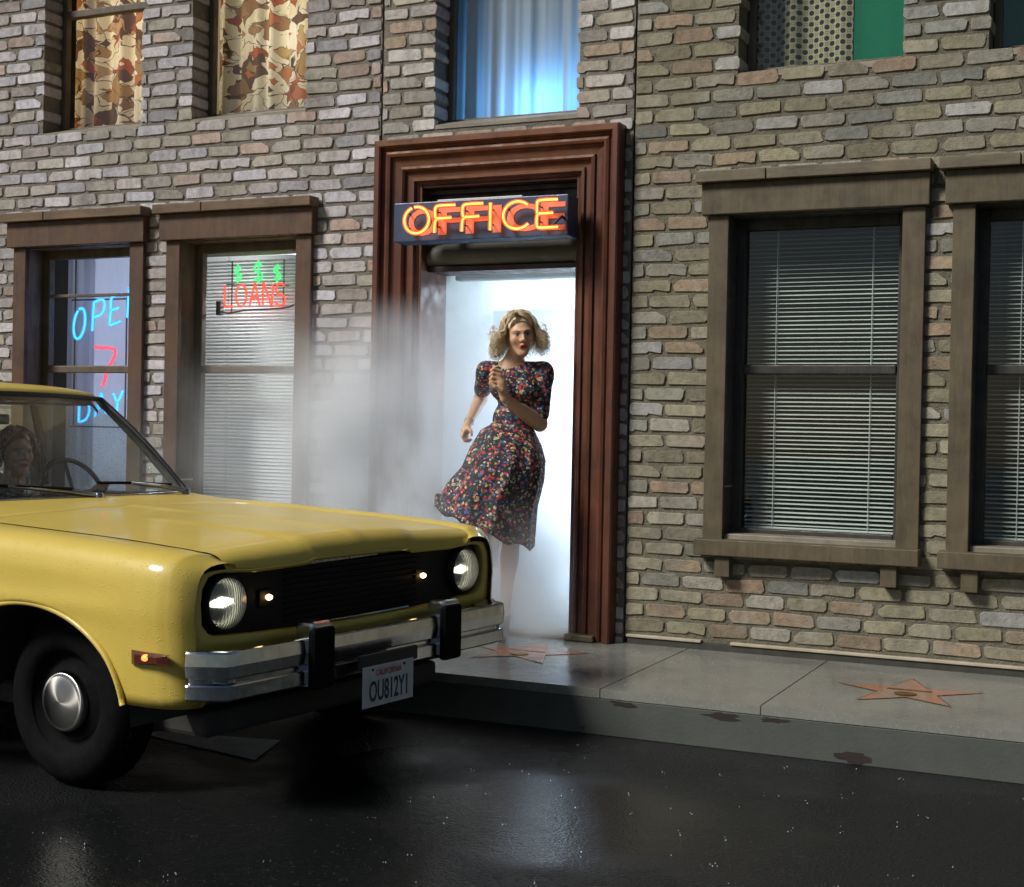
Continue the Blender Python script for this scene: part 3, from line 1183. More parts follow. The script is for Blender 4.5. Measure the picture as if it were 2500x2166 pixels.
GLYPH = {   # strokes in a unit box, x 0..w, z 0..1
    'O': (.72, [arc(.36, .5, .36, .5, 115, 460, 26)]),
    'P': (.58, [[(0, 0), (0, .90), (.06, 1), (.34, 1)] + arc(.34, .73, .24, .27, 80, -80, 8) + [(.34, .46), (.08, .46)]]),
    'E': (.56, [[(.54, 1), (.10, 1), (0, .92), (0, .58), (.06, .52), (.42, .52)], [(.06, .50), (0, .44), (0, .08), (.10, 0), (.56, 0)]]),
    'N': (.66, [[(0, 0), (0, .94), (.07, 1), (.60, .02), (.66, .06), (.66, 1)]]),
    'F': (.56, [[(.56, 1), (.12, 1), (.02, .9), (.02, .62), (.08, .53), (.46, .53)], [(.10, .50), (.02, .42), (0, 0)]]),
    'I': (.10, [[(.05, 1), (.05, 0)]]),
    'C': (.70, [arc(.38, .5, .38, .5, 48, 318, 22)]),
    '7': (.62, [[(0, 1), (.54, 1), (.62, .90), (.60, .78), (.38, .38), (.26, 0)]]),
    'D': (.66, [[(0, 0), (0, 1), (.28, 1)] + arc(.28, .5, .38, .5, 80, -80, 12) + [(.28, 0), (.06, 0)]]),
    'A': (.70, [[(0, 0), (.32, .96), (.38, .96), (.70, 0)], [(.14, .36), (.56, .36)]]),
    'Y': (.66, [[(0, 1), (.33, .5), (.66, 1)], [(.33, .5), (.33, 0)]]),
    'S': (.58, [arc(.29, .745, .27, .255, 35, 255, 10) + arc(.29, .245, .28, .245, 80, -150, 12)]),
    'L': (.56, [[(0, 1), (0, .08), (.08, 0), (.56, 0)]]),
    '$': (.58, [arc(.29, .70, .25, .20, 35, 255, 10) + arc(.29, .30, .26, .20, 80, -150, 12), [(.29, 1.08), (.29, -.08)]]),
}


def neon_letter(parent, ch, x, y, z, h, mat, rad=.0075, wscale=1.0, shear=0.0, rise=0.0):
    w, strokes = GLYPH[ch]
    parts, shells = [], []
    for s in strokes:
        pts = []
        for u, v in s:
            px = x + u * h * wscale + shear * v * h
            pts.append((px, y, z + v * h + rise * u * h))
        dense = smooth_path(pts, 3)
        parts.append(tube(dense, rad * .62, 8))
        shells.append(tube(dense, rad * 1.25, 10))
    V, F = join(*parts)
    o = mk('neon_letter', V, F, mat[0], parent, True)
    V, F = join(*shells)
    mk('glass_tube', V, F, mat[1], o, True)  # added glowing shell that imitates the halo round the neon
    return o


def neon(name, core, cs, halo, hs):
    t = NT(name + '_tube')
    tr = t.new('BsdfTransparent')
    em = t.new('Emission')
    em.inputs[0].default_value = (*halo, 1)
    em.inputs[1].default_value = hs
    ad = t.new('MixShader')
    ad.inputs[0].default_value = .5
    t.L(tr.outputs[0], ad.inputs[1])
    t.L(em.outputs[0], ad.inputs[2])
    t.L(ad.outputs[0], t.out.inputs['Surface'])
    return emit(name, core, cs), t.m


NE = {'orange': neon('neon_orange', (1.0, .30, .06), 7.5, (1.0, .085, .008), 2.6), 'blue': neon('neon_blue', (.06, .50, 1.0), 3.8, (.0, .26, 1.0), 2.2),
      'red': neon('neon_red', (1.0, .06, .10), 4.2, (1.0, .0, .03), 2.0), 'green': neon('neon_green', (.10, 1.0, .30), 2.6, (.0, .75, .09), 1.2),
      'scarlet': neon('neon_scarlet', (1.0, .10, .05), 3.4, (1.0, .015, .008), 1.6)}

# OFFICE sign box
sign = thing('neon_sign', 'navy sign box with orange neon letters over the doorway', 'sign', (-3.533, -.26, 2.52))
SX0, SX1, SY0, SZ0, SZ1 = -4.067, -3.0, -.262, 2.409, 2.630
MAT['navy'] = simple('navy', (.022, .045, .095), (.03, .06, .12), 7, 0.38, 0.55, coat=.1)
box('cabinet', SX0, SX1, SY0, -.118, SZ0, SZ1, MAT['navy'], sign, .006)
boxes('mounting_arm', [(-3.9, -3.86, -.117, .086, 2.55, 2.60), (-3.2, -3.16, -.117, .086, 2.55, 2.60)], MAT['black'], sign, .003)
box('top_cap', -3.80, -3.28, -.245, -.20, 2.6305, 2.640, MAT['white_paint'], sign, .002)
MAT['salmon'] = simple('salmon', (.75, .26, .15), (.6, .18, .10), 16, 0.5)


def font_mesh(txt, size, extrude, sx=1.0, bold=0.0):
    cu = bpy.data.curves.new('lettering', 'FONT')
    cu.body = txt
    cu.size = size
    cu.extrude = extrude
    cu.offset = bold
    cu.resolution_u = 4
    ob = bpy.data.objects.new('tmp', cu)
    COL.objects.link(ob)
    dg = bpy.context.evaluated_depsgraph_get()
    dg.update()
    me = bpy.data.meshes.new_from_object(ob.evaluated_get(dg))
    bpy.data.objects.remove(ob)
    bpy.data.curves.remove(cu)
    co = np.empty(len(me.vertices) * 3)
    me.vertices.foreach_get('co', co)
    co = co.reshape(-1, 3)
    co[:, 0] *= sx
    return me, co


# painted letters on the cabinet face, tubes in front of them
lx = [-3.965, -3.775, -3.605, -3.44, -3.355, -3.155]
wd = dict(zip(range(6), (.165, .135, .135, .035, .165, .13)))
LET = 'OFFICE'
for i, ch in enumerate(LET):
    me, co = font_mesh(ch, 1.0, 0.0, 1.0, 0.02)
    lo, hi = co.min(0), co.max(0)
    w, h = (wd[i] + .018), .150
    q = (co - lo) / np.maximum(hi - lo, 1e-6)
    V = np.stack([lx[i] - .004 + q[:, 0] * w, np.full(len(q), SY0 - .003), 2.440 + q[:, 1] * h], 1)
    me.vertices.foreach_set('co', V.astype(np.float32).ravel())
    me.update()
    me.materials.append(MAT['salmon'])
    link('painted_letter', me, sign)
    g = GLYPH[ch][0]
    neon_letter(sign, ch, lx[i] + .004, SY0 - .066, 2.446, .146, NE['orange'], .0092, (wd[i] - .01) / (.146 * max(g, .2)) if ch != 'I' else 1.0)
    for V, F in ([tube([(lx[i] + wd[i] * a, SY0 - .001, 2.446 + .146 * b), (lx[i] + wd[i] * a, SY0 - .066, 2.446 + .146 * b)], .004, 6)
                  for a, b in ((.05, .25), (.05, .8))]):
        mk('tube_support', V, F, MAT['black'], sign)
V, F = tube(smooth_path([(-3.02, SY0 - .002, 2.50), (-3.025, SY0 - .03, 2.505), (-3.05, SY0 - .045, 2.475), (-3.075, SY0 - .05, 2.452)], 4), .007, 7)
mk('cable_end', V, F, MAT['black'], sign, True)

# OPEN 7 DAYS
s1 = thing('neon_sign', 'blue and red neon opening sign behind the left shop window', 'sign', (-6.6, .35, 1.2))
for ch, x, z, h in (('O', -6.945, 1.915, .205), ('P', -6.775, 1.985, .195), ('E', -6.625, 2.02, .19), ('N', -6.475, 2.07, .185)):
    neon_letter(s1, ch, x, .35, z, h, NE['blue'], .0092, .85 if ch != 'O' else .68, 0.06, .25)
neon_letter(s1, '7', -6.745, .35, 1.61, .262, NE['red'], .0095, 1.05, 0.0, -.06)
for ch, x, z, h in (('D', -6.88, 1.36, .14), ('A', -6.74, 1.40, .14), ('Y', -6.59, 1.43, .13), ('S', -6.46, 1.46, .13)):
    neon_letter(s1, ch, x, .35, z, h, NE['blue'], .0092, .95, 0.05, .2)
MAT['backer'] = simple('backer', (.06, .06, .09), (.045, .045, .07), 8, .3)
V, F = join(tube([(-6.98, .375, 2.20), (-6.1, .375, 2.20)], .006, 6), tube([(-6.98, .375, 1.33), (-6.1, .375, 1.33)], .006, 6),
            tube([(-6.95, .375, 1.33), (-6.95, .375, 2.62)], .006, 6), tube([(-6.2, .375, 1.33), (-6.2, .375, 2.62)], .006, 6),
            tube([(-6.5, .375, 1.33), (-6.5, .375, 2.2)], .006, 6))
mk('support_frame', V, F, MAT['bracket'], s1)
# pale translucent panel added behind the sign to lighten the window
sh = box('fill_panel', -7.12, -5.97, .60, .61, .82, 2.56, MAT['sheer_white'], None, 0)
tag(sh, 'added pale panel lightening the window behind the blue and red neon', 'shade')

# $$$ LOANS
s2 = thing('neon_sign', 'green dollar signs over red neon LOANS in front of the white blind', 'sign', (-5.4, .30, 2.1))
for x, z, h in ((-5.565, 2.285, .10), (-5.415, 2.275, .13), (-5.262, 2.28, .10)):
    neon_letter(s2, '$', x, .30, z, h, NE['green'], .0065, .95)
x = -5.637
for ch, w in zip('LOANS', (.075, .095, .09, .085, .085)):
    g = GLYPH[ch][0]
    neon_letter(s2, ch, x, .30, 2.125, .138, NE['scarlet'], .0065, (w - .012) / (.138 * g))
    x += w + .012
V, F = join(*[tube([(px, .325, za), (px, .325, zb)], .0045, 6) for px, za, zb in ((-5.60, 2.08, 2.42), (-5.20, 2.12, 2.42))],
            tube([(-5.64, .325, 2.27), (-5.16, .325, 2.25)], .004, 6),
            tube(smooth_path([(-5.70, .325, 2.10), (-5.62, .325, 2.085), (-5.5, .325, 2.10), (-5.2, .325, 2.11), (-5.12, .325, 2.13)], 4), .006, 6))
mk('support_frame', V, F, MAT['bracket'], s2)
box('transformer', -5.70, -5.665, .29, .33, 2.07, 2.16, MAT['black'], s2, .004)

# ------------------------------------------------------------------ car
def paint_mat():
    t = NT('yellow_paint')
    v = t.pos()
    f = t.ramp(t.noise(v, 3, 5), [(0.3, 0.0), (0.7, 1.0)])
    t.L(t.mix(f, (.66, .49, .085), (.60, .44, .07)), t.b.inputs['Base Color'])
    t.b.inputs['Roughness'].default_value = .5
    t.b.inputs['Coat Weight'].default_value = .38
    t.b.inputs['Coat Roughness'].default_value = .09
    vo = t.new('TexVoronoi')
    t.L(v, vo.inputs['Vector'])
    vo.inputs['Scale'].default_value = 120
    d = t.ramp(vo.outputs['Distance'], [(.12, 1.0), (.34, 0.0)])
    k = t.ramp(t.noise(v, 30, 3), [(.48, 0.0), (.6, 1.0)])
    t.bump(t.math('MULTIPLY', d, k), .5, .003)
    return t.m


MAT['paint'] = paint_mat()
MAT['windshield'] = glass_mat('windshield', (.84, .91, .87), True, 1.5)
MAT['car_glass'] = glass_mat('car_glass', (.90, .95, .93), False, 1.45)
MAT['interior'] = simple('interior', (.03, .028, .025), (.05, .045, .04), 10, .7)
MAT['headliner'] = simple('headliner', (.16, .085, .045), (.11, .06, .035), 12, .85)
MAT['seat'] = simple('seat', (.10, .06, .035), (.06, .035, .022), 12, .6)
MAT['grille'] = simple('grille', (.004, .004, .005), (.007, .007, .008), 30, .6, spec=.25)


def brushed():
    t = NT('brushed_hub')
    t.set(t.b, Base_Color=(.50, .49, .45, 1), Metallic=1.0, Roughness=.34, Anisotropic=.9)
    tg = t.new('Tangent', direction_type='RADIAL', axis='Y')
    t.L(tg.outputs[0], t.b.inputs['Tangent'])
    t.L(t.mix(t.noise(t.pos(), 25, 4), (.52, .51, .47), (.36, .35, .32)), t.b.inputs['Base Color'])
    return t.m


MAT['hub'] = brushed()
car = thing('parked_car', 'yellow sedan with black grille, chrome bumper and lit parking lamps', 'car', (-3.675, -2.329, 0), None, True)
CROLL = 1.6
car.rotation_euler = (R(CROLL), 0, R(-13.85))


def cm(name, VF, mat, parent=None, smooth=True):
    return mk(name, VF[0], VF[1], mat, parent or car, smooth)


SEAM_X = [-4.2, -1.3, -.56, .24, .69, .81, .875]
SEAM_Z = [.97, .995, .980, .958, .938, .926, .892]


def zs(x):
    return interp(x, SEAM_X, SEAM_Z)


def halfw(x):
    return interp(x, [-4.2, -4.05, -3.6, -2.5, -1.2, -.3, .55, .70, .78, .83, .862, .885], [.74, .82, .872, .895, .896, .888, .882, .876, .866, .850, .828, .795])


def arch(x, xa):
    q = 1 - ((x - xa) / .61) ** 2
    return .32 + .405 * math.sqrt(q) if q > 0 else 0.0


def zlow(x):
    base = .405 if x > .3 else .30
    return max(base, arch(x, -.03), arch(x, -2.80) - .03)


def side_section(x):
    w, z = halfw(x), zs(x)
    lo = zlow(x)
    f = w / .882
    P = [(.690 * min(1, f * 1.0), z - .018), (.700 * min(1, f), z), (.735 * f, z + .006), (.775 * f, z + .006), (.815 * f, z), (.842 * f, z - .012),
         (.862 * f, z - .034), (.874 * f, z - .062), (w - .002, z - .095)]
    top = z - .095
    for k in range(1, 11):
        zz = top + (lo - top) * k / 10
        t = 0.0
        if zz < .70:
            t = .020 * ((.70 - zz) / .35) ** 1.4
        t -= .006 * math.exp(-((zz - .735) / .035) ** 2)
        P.append((w - t, zz))
    P.append((w - .035, lo + .003))
    P.append((w - .07, lo + .03))
    return P


def stations():
    s = set(np.round(np.concatenate([np.linspace(-4.2, .885, 70), -.03 + .61 * np.cos(np.linspace(0, math.pi, 40)),
                                     -2.80 + .61 * np.cos(np.linspace(0, math.pi, 30)), np.linspace(.6, .885, 14)]), 4))
    return sorted(x for x in s if -4.2 <= x <= .885)


ST = stations()
for sg, nm in ((-1, 'right'), (1, 'left')):
    for lo_x, hi_x, part in ((-1.06, .89, 'front_fender'), (-2.28, -1.07, 'door'), (-4.3, -2.29, 'rear_fender')):
        xs_ = [x for x in ST if lo_x <= x <= hi_x]
        rows = [[(x, sg * y, z) for y, z in side_section(x)] for x in xs_]
        o = cm(part, grid(rows, flip=sg > 0), MAT['paint'])
        if part == 'front_fender':
            # rolled wheel-arch lip
            P = [(-.03 + .606 * math.cos(a), sg * (halfw(-.03 + .6 * math.cos(a)) - .004), .32 + .402 * math.sin(a)) for a in np.linspace(R(12), R(168), 40)]
            cm('arch_lip', tube(P, .011, 8), MAT['paint'], o)
        if part == 'door':
            cm('door_handle', tube([(-2.16, sg * .905, .84), (-2.0, sg * .905, .84)], .012, 8), MAT['chrome'], o)

# hood
def hood_z(x, y):
    ay = abs(y)
    e = zs(x)
    z = e + .026 * (1 - (ay / .69) ** 2) + .007 * max(0, 1 - ay / .05) ** 1.0
    k = min(1, max(0, (x + .3) / 1.0))
    z += k * .012 * (1 / (1 + math.exp((ay - .30) / .012)))
    return z


TOPY = [0, .262, .282, .53, .60, .66, .715, .75, .79]
TOPZ = [.878, .877, .864, .859, .865, .868, .862, .845, .82]


def grille_top(y):
    return interp(abs(y), TOPY, TOPZ)


rows = []
hx = list(np.linspace(-.66, .72, 30)) + list(np.linspace(.74, .882, 16))
hy = np.concatenate([np.linspace(-.686, -.34, 14), np.linspace(-.33, -.25, 9), np.linspace(-.23, .23, 19), np.linspace(.25, .33, 9), np.linspace(.34, .686, 14)])
for x in hx:
    row = []
    s = min(1, max(0, (x - .755) / .127))
    s = 1 - (max(0, 1 - s ** 2.6)) ** .62
    for y in hy:
        yy = y * (1 - .035 * max(0, (x - .6) / .28) ** 2)
        xx = x - .05 * (abs(y) / .69) ** 2 * max(0, (x + .66) / 1.5) * 0.2
        if x < -.55:
            xx -= .03 * (1 - (abs(y) / .69) ** 2) * 0
        z = hood_z(min(x, .76), yy) * (1 - s) + (grille_top(yy) + .010) * s
        row.append((xx, yy, z))
    rows.append(row)
lip = [list(rows[-1]), [(p[0] - .003, p[1], p[2] - .016) for p in rows[-1]], [(p[0] - .05, p[1], p[2] - .012) for p in rows[-1]]]
rear = [[(p[0] - .002, p[1], p[2] - .02) for p in rows[0]], list(rows[0])]
hood = cm('hood', join(grid(rows), grid(lip), grid(rear)), MAT['paint'])
# cowl
rows = []
for t_ in np.linspace(0, 1, 6):
    row = []
    for y in np.linspace(-.70, .70, 25):
        x = -.668 * (1 - t_) + (-1.03 - .10 * (y / .7) ** 2) * t_
        z = (hood_z(-.66, y) - .003) * (1 - t_) + (1.022 + .006 * (1 - (y / .7) ** 2)) * t_
        row.append((x, y, z))
    rows.append(row)
rows.insert(0, [(p[0] + .012, p[1], p[2] - .03) for p in rows[0]])
cowl = cm('cowl', grid(rows, flip=True), MAT['paint'])
boxes('vent_slot', [(-.99, -.93, a, a + .05, 1.004, 1.0205) for a in ()] or [(-.96, -.955, -.3, .3, 1.0, 1.002)], MAT['black'], cowl, 0)

# front surround of the grille
def ring_pts(yo, bot):
    P = []
    N = 60
    ys = np.linspace(-yo, yo, N)
    top = [(y, None) for y in ys]
    return ys


ys = np.linspace(-.752, .752, 61)


def bot(y):
    return interp(abs(y), [0, .3, .5, .70, .74, .752], [.622, .624, .630, .645, .662, .69])


def top_in(y):
    a = abs(y)
    z = grille_top(y) - .004
    if a > .70:
        z = min(z, interp(a, [.70, .73, .752], [.872, .852, .81]))
    return z


inner = [(y, top_in(y)) for y in ys] + [(.757, .76)] + [(y, bot(y)) for y in ys[::-1]] + [(-.757, .76)]
outer = [(y * 1.045, top_in(y) + .012) for y in ys] + [(.795, .76)] + [(y * 1.05, min(bot(y) - .030, .625)) for y in ys[::-1]] + [(-.795, .76)]
low = [(y * 1.045, top_in(y) + .012) for y in ys] + [(.795, .76)] + [(y * 1.05, .545) for y in ys[::-1]] + [(-.795, .76)]
xo = lambda y: .885 - .02 * (abs(y) / .79) ** 3
G = [[(.830, y, z) for y, z in inner], [(xo(y) - .008, y, z) for y, z in inner], [(xo(y), y * 1.006, z + (.004 if z > .75 else -.004)) for y, z in inner],
     [(xo(y) - .001, y, z) for y, z in outer], [(xo(y) - (.03 if z < .6 else .001), y, z) for y, z in low]]
cm('grille_surround', grid(G, cv=True, flip=True), MAT['paint'])
gp_ = cm('grille', ([(.828, y, z) for y, z in inner] + [(.828, 0, .76)], [(k, (k + 1) % len(inner), len(inner)) for k in range(len(inner))]), MAT['grille'], None, False)
for k in range(10):
    z = .645 + k * .0225
    cm('grille_bar', join(([(.829, -.36, z), (.845, -.36, z + .002), (.845, .36, z + .002), (.829, .36, z), (.829, -.36, z + .008), (.845, -.36, z + .006), (.845, .36, z + .006), (.829, .36, z + .008)],
                           [(0, 1, 2, 3), (4, 7, 6, 5), (1, 5, 6, 2), (0, 4, 5, 1), (3, 2, 6, 7)])), MAT['grille'], gp_, False)
cm('grille_trim', tube([(.85, -.29, .632), (.856, 0, .630), (.85, .29, .632)], .005, 6), MAT['chrome'], gp_)
cm('grille_badge', join(([(.858, -.26, .858), (.858, .10, .864), (.858, .10, .880), (.858, -.24, .876), (.846, -.26, .858), (.846, .10, .864), (.846, .10, .880), (.846, -.24, .876)],
                         [(0, 1, 2, 3), (7, 6, 5, 4), (0, 4, 5, 1), (3, 2, 6, 7), (1, 5, 6, 2), (0, 3, 7, 4)])),
   simple('badge', (.55, .55, .55), (.05, .05, .05), 70, .25, .4, .9), gp_, False)

# lamps
def lens_mat():
    t = NT('lens_glass')
    t.set(t.b, Base_Color=(.93, .95, .86, 1), Roughness=.34, Transmission_Weight=.75, IOR=1.2)
    w = t.new('TexWave', wave_type='BANDS', bands_direction='X')
    mp = t.new('Mapping')
    t.L(t.new('TexCoord').outputs['Object'], mp.inputs[0])
    mp.inputs['Rotation'].default_value = (0, 0, R(90))
    t.L(mp.outputs[0], w.inputs['Vector'])
    w.inputs['Scale'].default_value = 28
    t.bump(w.outputs['Fac'], .35, .004)
    return t.m


MAT['lens'] = lens_mat()
MAT['reflector'] = simple('reflector', (.88, .88, .80), (.78, .80, .70), 40, .45, .6, .25)
MAT['filament'] = emit('filament', (1.0, .95, .80), 5.0)
MAT['filament_amber'] = emit('filament_amber', (1.0, .62, .25), 5.0)
MAT['filament_red'] = emit('filament_red', (1.0, .13, .02), 5.0)
MAT['amber_lens'] = simple('amber_lens', (.085, .007, .004), (.05, .006, .004), 40, .2)
for sg in (-1, 1):
    c = (.0, sg * .643, .753)
    hl = cm('headlight', lathe([(.108, .832), (.106, .858), (.098, .866), (.0915, .860), (.0915, .840)], 40, 'x', c), MAT['grille'])
    cm('reflector', lathe([(.091, .852), (.080, .822), (.05, .800), (.001, .790)], 36, 'x', c), MAT['reflector'], hl)
    cm('lens', lathe([(.091, .852), (.088, .868), (.070, .882), (.040, .891), (.001, .894)], 36, 'x', c), MAT['lens'], hl)
    cm('bulb', tube([(.835, sg * .643 - .062, .752), (.842, sg * .643, .754), (.835, sg * .643 + .062, .752)], [.010, .022, .010], 10), MAT['filament'], hl)
    pk = boxes('parking_lamp', [(.829, .838, sg * .414 - .034, sg * .414 + .034, .716, .780)], MAT['grille'], car, .004)
    cm('bulb', lathe([(.001, .866), (.009, .862), (.012, .850), (.008, .840)], 12, 'x', (0, sg * .414, .752)), MAT['filament_amber'], pk)
    y0 = sg * .8795
    mkx = cm('side_marker', ([(.622, y0, .555), (.845, y0 * .992, .566), (.838, y0 * .992, .598), (.62, y0, .604), (.622, sg * .866, .555), (.845, sg * .86, .566), (.838, sg * .86, .598), (.62, sg * .866, .604),
                              (.66, sg * .892, .562), (.80, sg * .888, .571), (.795, sg * .888, .590), (.66, sg * .892, .594)],
                             [(8, 9, 10, 11), (0, 1, 9, 8), (1, 2, 10, 9), (2, 3, 11, 10), (3, 0, 8, 11), (4, 5, 1, 0), (3, 2, 6, 7)]), MAT['amber_lens'], None, False)
    cm('bulb', lathe([(.001, .700), (.012, .710), (.014, .728), (.010, .742), (.001, .752)], 10, 'x', (0, sg * .882, .584)), MAT['filament_red'], mkx)

# bumper
bp = [(-.836, .845), (-.832, .862), (-.772, .982), (-.758, .988), (-.55, .996), (-.3, 1.0), (0, 1.002), (.3, 1.0), (.55, .996), (.758, .988), (.772, .982), (.832, .862), (.836, .845)]
nb_ = []
for (a0, b0), (a1, b1) in zip(bp[:-1], bp[1:]):
    m_ = 5 if abs(a1 - a0) > .1 else 1
    nb_ += [(a0 + (a1 - a0) * k / m_, b0 + (b1 - b0) * k / m_) for k in range(m_)]
bp = nb_ + [bp[-1]]
prf = [(-.10, .600), (-.012, .613), (-.003, .611), (.0, .604), (.004, .562), (.0, .522), (-.003, .518), (-.016, .513), (-.016, .501), (-.003, .497), (.0, .492), (.0, .447), (-.004, .441), (-.05, .430)]
rows = []
for i, (y, x) in enumerate(bp):
    a, b = bp[max(0, i - 1)], bp[min(len(bp) - 1, i + 1)]
    t_ = Vector((b[1] - a[1], b[0] - a[0])).normalized()
    nx, ny = t_.y, -t_.x
    k_ = 1.25 if .755 < abs(y) < .80 else 1.0
    rows.append([(x + nx * d * k_, y + ny * d * k_, z) for d, z in prf])
bumper = cm('bumper', join(*[grid([[r[k], r[k + 1]] for r in rows], flip=True) for k in range(len(prf) - 1)]), MAT['chrome'])
for y in (-.66, .62, -.12):
    for z in (.557, .470):
        cm('bumper_bolt', lathe([(.001, .990), (.007, .988), (.010, .975)], 10, 'x', (-.012 - .03 * (abs(y) > .5) * .3, y, z)), MAT['steel'], bumper)
for y in (-.365, .365):
    g = boxes('bumper_guard', [(.93, 1.030, y - .052, y + .052, .430, .672)], MAT['chrome'], bumper, .016)
    boxes('guard_pad', [(1.0, 1.045, y - .054, y + .054, .424, .652)], MAT['rubber'], bumper, .014)
boxes('bumper_bracket', [(.80, .94, -.55, -.48, .50, .58), (.80, .94, .48, .55, .50, .58)], MAT['black'], bumper, .004)
boxes('lower_valance', [(.74, .86, -.76, .76, .40, .56)], MAT['interior'], car, .02)

# licence plate
pl = thing('x', 'x', 'x') if False else None
py0, py1, pz0, pz1, px = -.192, .082, .322, .482, 1.030
plate = boxes('license_plate', [(px, px + .003, py0, py1, pz0, pz1)], simple('plate_white', (.66, .67, .64), (.5, .5, .46), 14, .45), car, .001)
boxes('plate_rim', [(px + .0025, px + .005, py0 + .006, py1 - .006, pz0 + .004, pz0 + .007), (px + .0025, px + .005, py0 + .006, py1 - .006, pz1 - .007, pz1 - .004)], MAT['white_paint'], plate, 0)
boxes('plate_bracket', [(px - .02, px - .001, py0 - .01, py1 + .03, pz1 - .012, pz1 + .045)], MAT['black'], car, .006)


def plate_text(txt, cy_, z0, w, h, mat, bold=0.0):
    me, co = font_mesh(txt, 1.0, 0.0, 1.0, bold)
    lo, hi = co.min(0), co.max(0)
    q = (co - lo) / np.maximum(hi - lo, 1e-6)
    V = np.stack([np.full(len(q), px + .0045), cy_ - w / 2 + q[:, 0] * w, z0 + q[:, 1] * h], 1)
    me.vertices.foreach_set('co', V.astype(np.float32).ravel())
    me.update()
    me.materials.append(mat)
    return link('lettering', me, plate)


pc = (py0 + py1) / 2
plate_text('OU812Y1', pc, pz0 + .020, .205, .082, simple('plate_blue', (.015, .03, .07), None, 20, .5), .018)
plate_text('CALIFORNIA', pc, pz0 + .118, .140, .024, simple('plate_red', (.50, .02, .05), None, 20, .5), .02)
for dy in (-.085, .085):
    cm('plate_bolt', lathe([(.001, px + .008), (.005, px + .006), (.006, px + .003)], 8, 'x', (0, pc + dy, pz1 - .016)), MAT['black'], plate)

# wheels
for wx in (0.0, -2.77):
    for sg in (-1, 1):
        dz = -sg * .80 * math.tan(R(CROLL))
        c = (wx, sg * .80, .318 + dz)
        s = sg
        tyre = cm('wheel', lathe([(.19, s * -.015), (.205, s * .0), (.225, s * .006), (.262, s * .004), (.292, s * -.012), (.305, s * -.03), (.318, s * -.045), (.320, s * -.10), (.318, s * -.16), (.30, s * -.185), (.2, s * -.18)], 48, 'y', c), MAT['rubber'])
        cm('rim', lathe([(.205, s * -.002), (.190, s * -.02), (.172, s * -.045), (.150, s * -.05), (.13, s * -.028), (.001, s * -.028)], 40, 'y', c), MAT['rubber'], tyre)
        cm('hubcap', lathe([(.114, s * -.03), (.112, s * -.008), (.104, s * .004), (.099, s * .002), (.095, s * .006), (.001, s * .014)], 48, 'y', c), MAT['hub'], tyre)
        if wx == 0.0 and sg == -1:
            for k in range(44):
                a = k * 2 * math.pi / 44
                mkk = cm('tread_block', join(([(wx + r_ * math.cos(a + da), sg * .80 - s * yy, .318 + dz + r_ * math.sin(a + da)) for r_ in (.312, .3235) for da in (-.045, .045) for yy in (.05, .155)],
                                              [(0, 1, 3, 2), (4, 6, 7, 5), (0, 4, 5, 1), (2, 3, 7, 6), (0, 2, 6, 4), (1, 5, 7, 3)])), MAT['rubber'], tyre, False)
# wheel houses, floor, engine bay
boxes('underbody', [(-4.0, .70, -.62, .62, .24, .34), (-.95, .60, -.55, .55, .34, .86), (-3.4, -2.1, -.6, .6, .34, .60)], MAT['interior'], car, .02)
for xa in (-.03, -2.80):
    P = [[(xa + .60 * math.cos(a), sgn * .85, .32 + .40 * math.sin(a)) for a in np.linspace(0, math.pi, 20)] for sgn in (-1, -.6)]
    Q = [[(xa + .60 * math.cos(a), sgn * .85, .32 + .40 * math.sin(a)) for a in np.linspace(0, math.pi, 20)] for sgn in (.6, 1)]
    cm('wheel_house', grid(P), MAT['interior'])
    cm('wheel_house', grid(Q), MAT['interior'])

# greenhouse
def ws(u, v):
    """windshield: u -1..1 across, v 0..1 up"""
    yb, yt = .705 * u, .585 * u
    xb, xt = -1.035 - .10 * u * u, -1.615 - .075 * u * u
    zb, zt = 1.026 - .004 * u * u, 1.505 - .016 * u * u
    b = .018 * math.sin(math.pi * v)
    return (xb + (xt - xb) * v + b * .6, yb + (yt - yb) * v, zb + (zt - zb) * v + b)


wsd = cm('windshield', grid([[ws(u, v) for u in np.linspace(-.985, .985, 25)] for v in np.linspace(.01, .985, 12)], flip=True), MAT['windshield'])
edge = [ws(u, 0) for u in np.linspace(-1, 1, 15)] + [ws(1, v) for v in np.linspace(.1, 1, 8)] + [ws(u, 1) for u in np.linspace(.9, -1, 15)] + [ws(-1, v) for v in np.linspace(.9, .1, 8)]
cm('gasket', tube(edge, .013, 7, True), MAT['black'], wsd)
cm('base_trim', tube([(p[0] + .012, p[1], p[2] + .004) for p in [ws(u, 0) for u in np.linspace(-1, 1, 15)]], .006, 6), MAT['chrome'], wsd)
# roof
rows = []
for x, hw, dz in ((-1.618, .592, -.010), (-1.628, .600, .004), (-1.66, .606, .016), (-1.8, .612, .028), (-2.1, .615, .036), (-2.5, .61, .034), (-2.8, .60, .018), (-2.95, .585, -.004)):
    row = []
    for u in np.linspace(-1, 1, 25):
        cr = 1 - abs(u) ** 2.6
        row.append((x - .07 * u * u * (1 if x > -2 else -.3), hw * u, 1.492 + dz * 1.5 + .026 * cr - .045 * max(0, (abs(u) - .9) / .1) ** 2))
    rows.append(row)
roof = cm('roof', grid(rows, flip=True), MAT['paint'])
cm('headliner', grid([[(p[0] - .01, p[1] * .97, p[2] - .022) for p in r] for r in rows]), MAT['headliner'], roof)
boxes('sun_visor', [(-1.90, -1.70, .10, .52, 1.452, 1.468), (-1.90, -1.70, -.52, -.10, 1.452, 1.468)], MAT['headliner'], roof, .006)
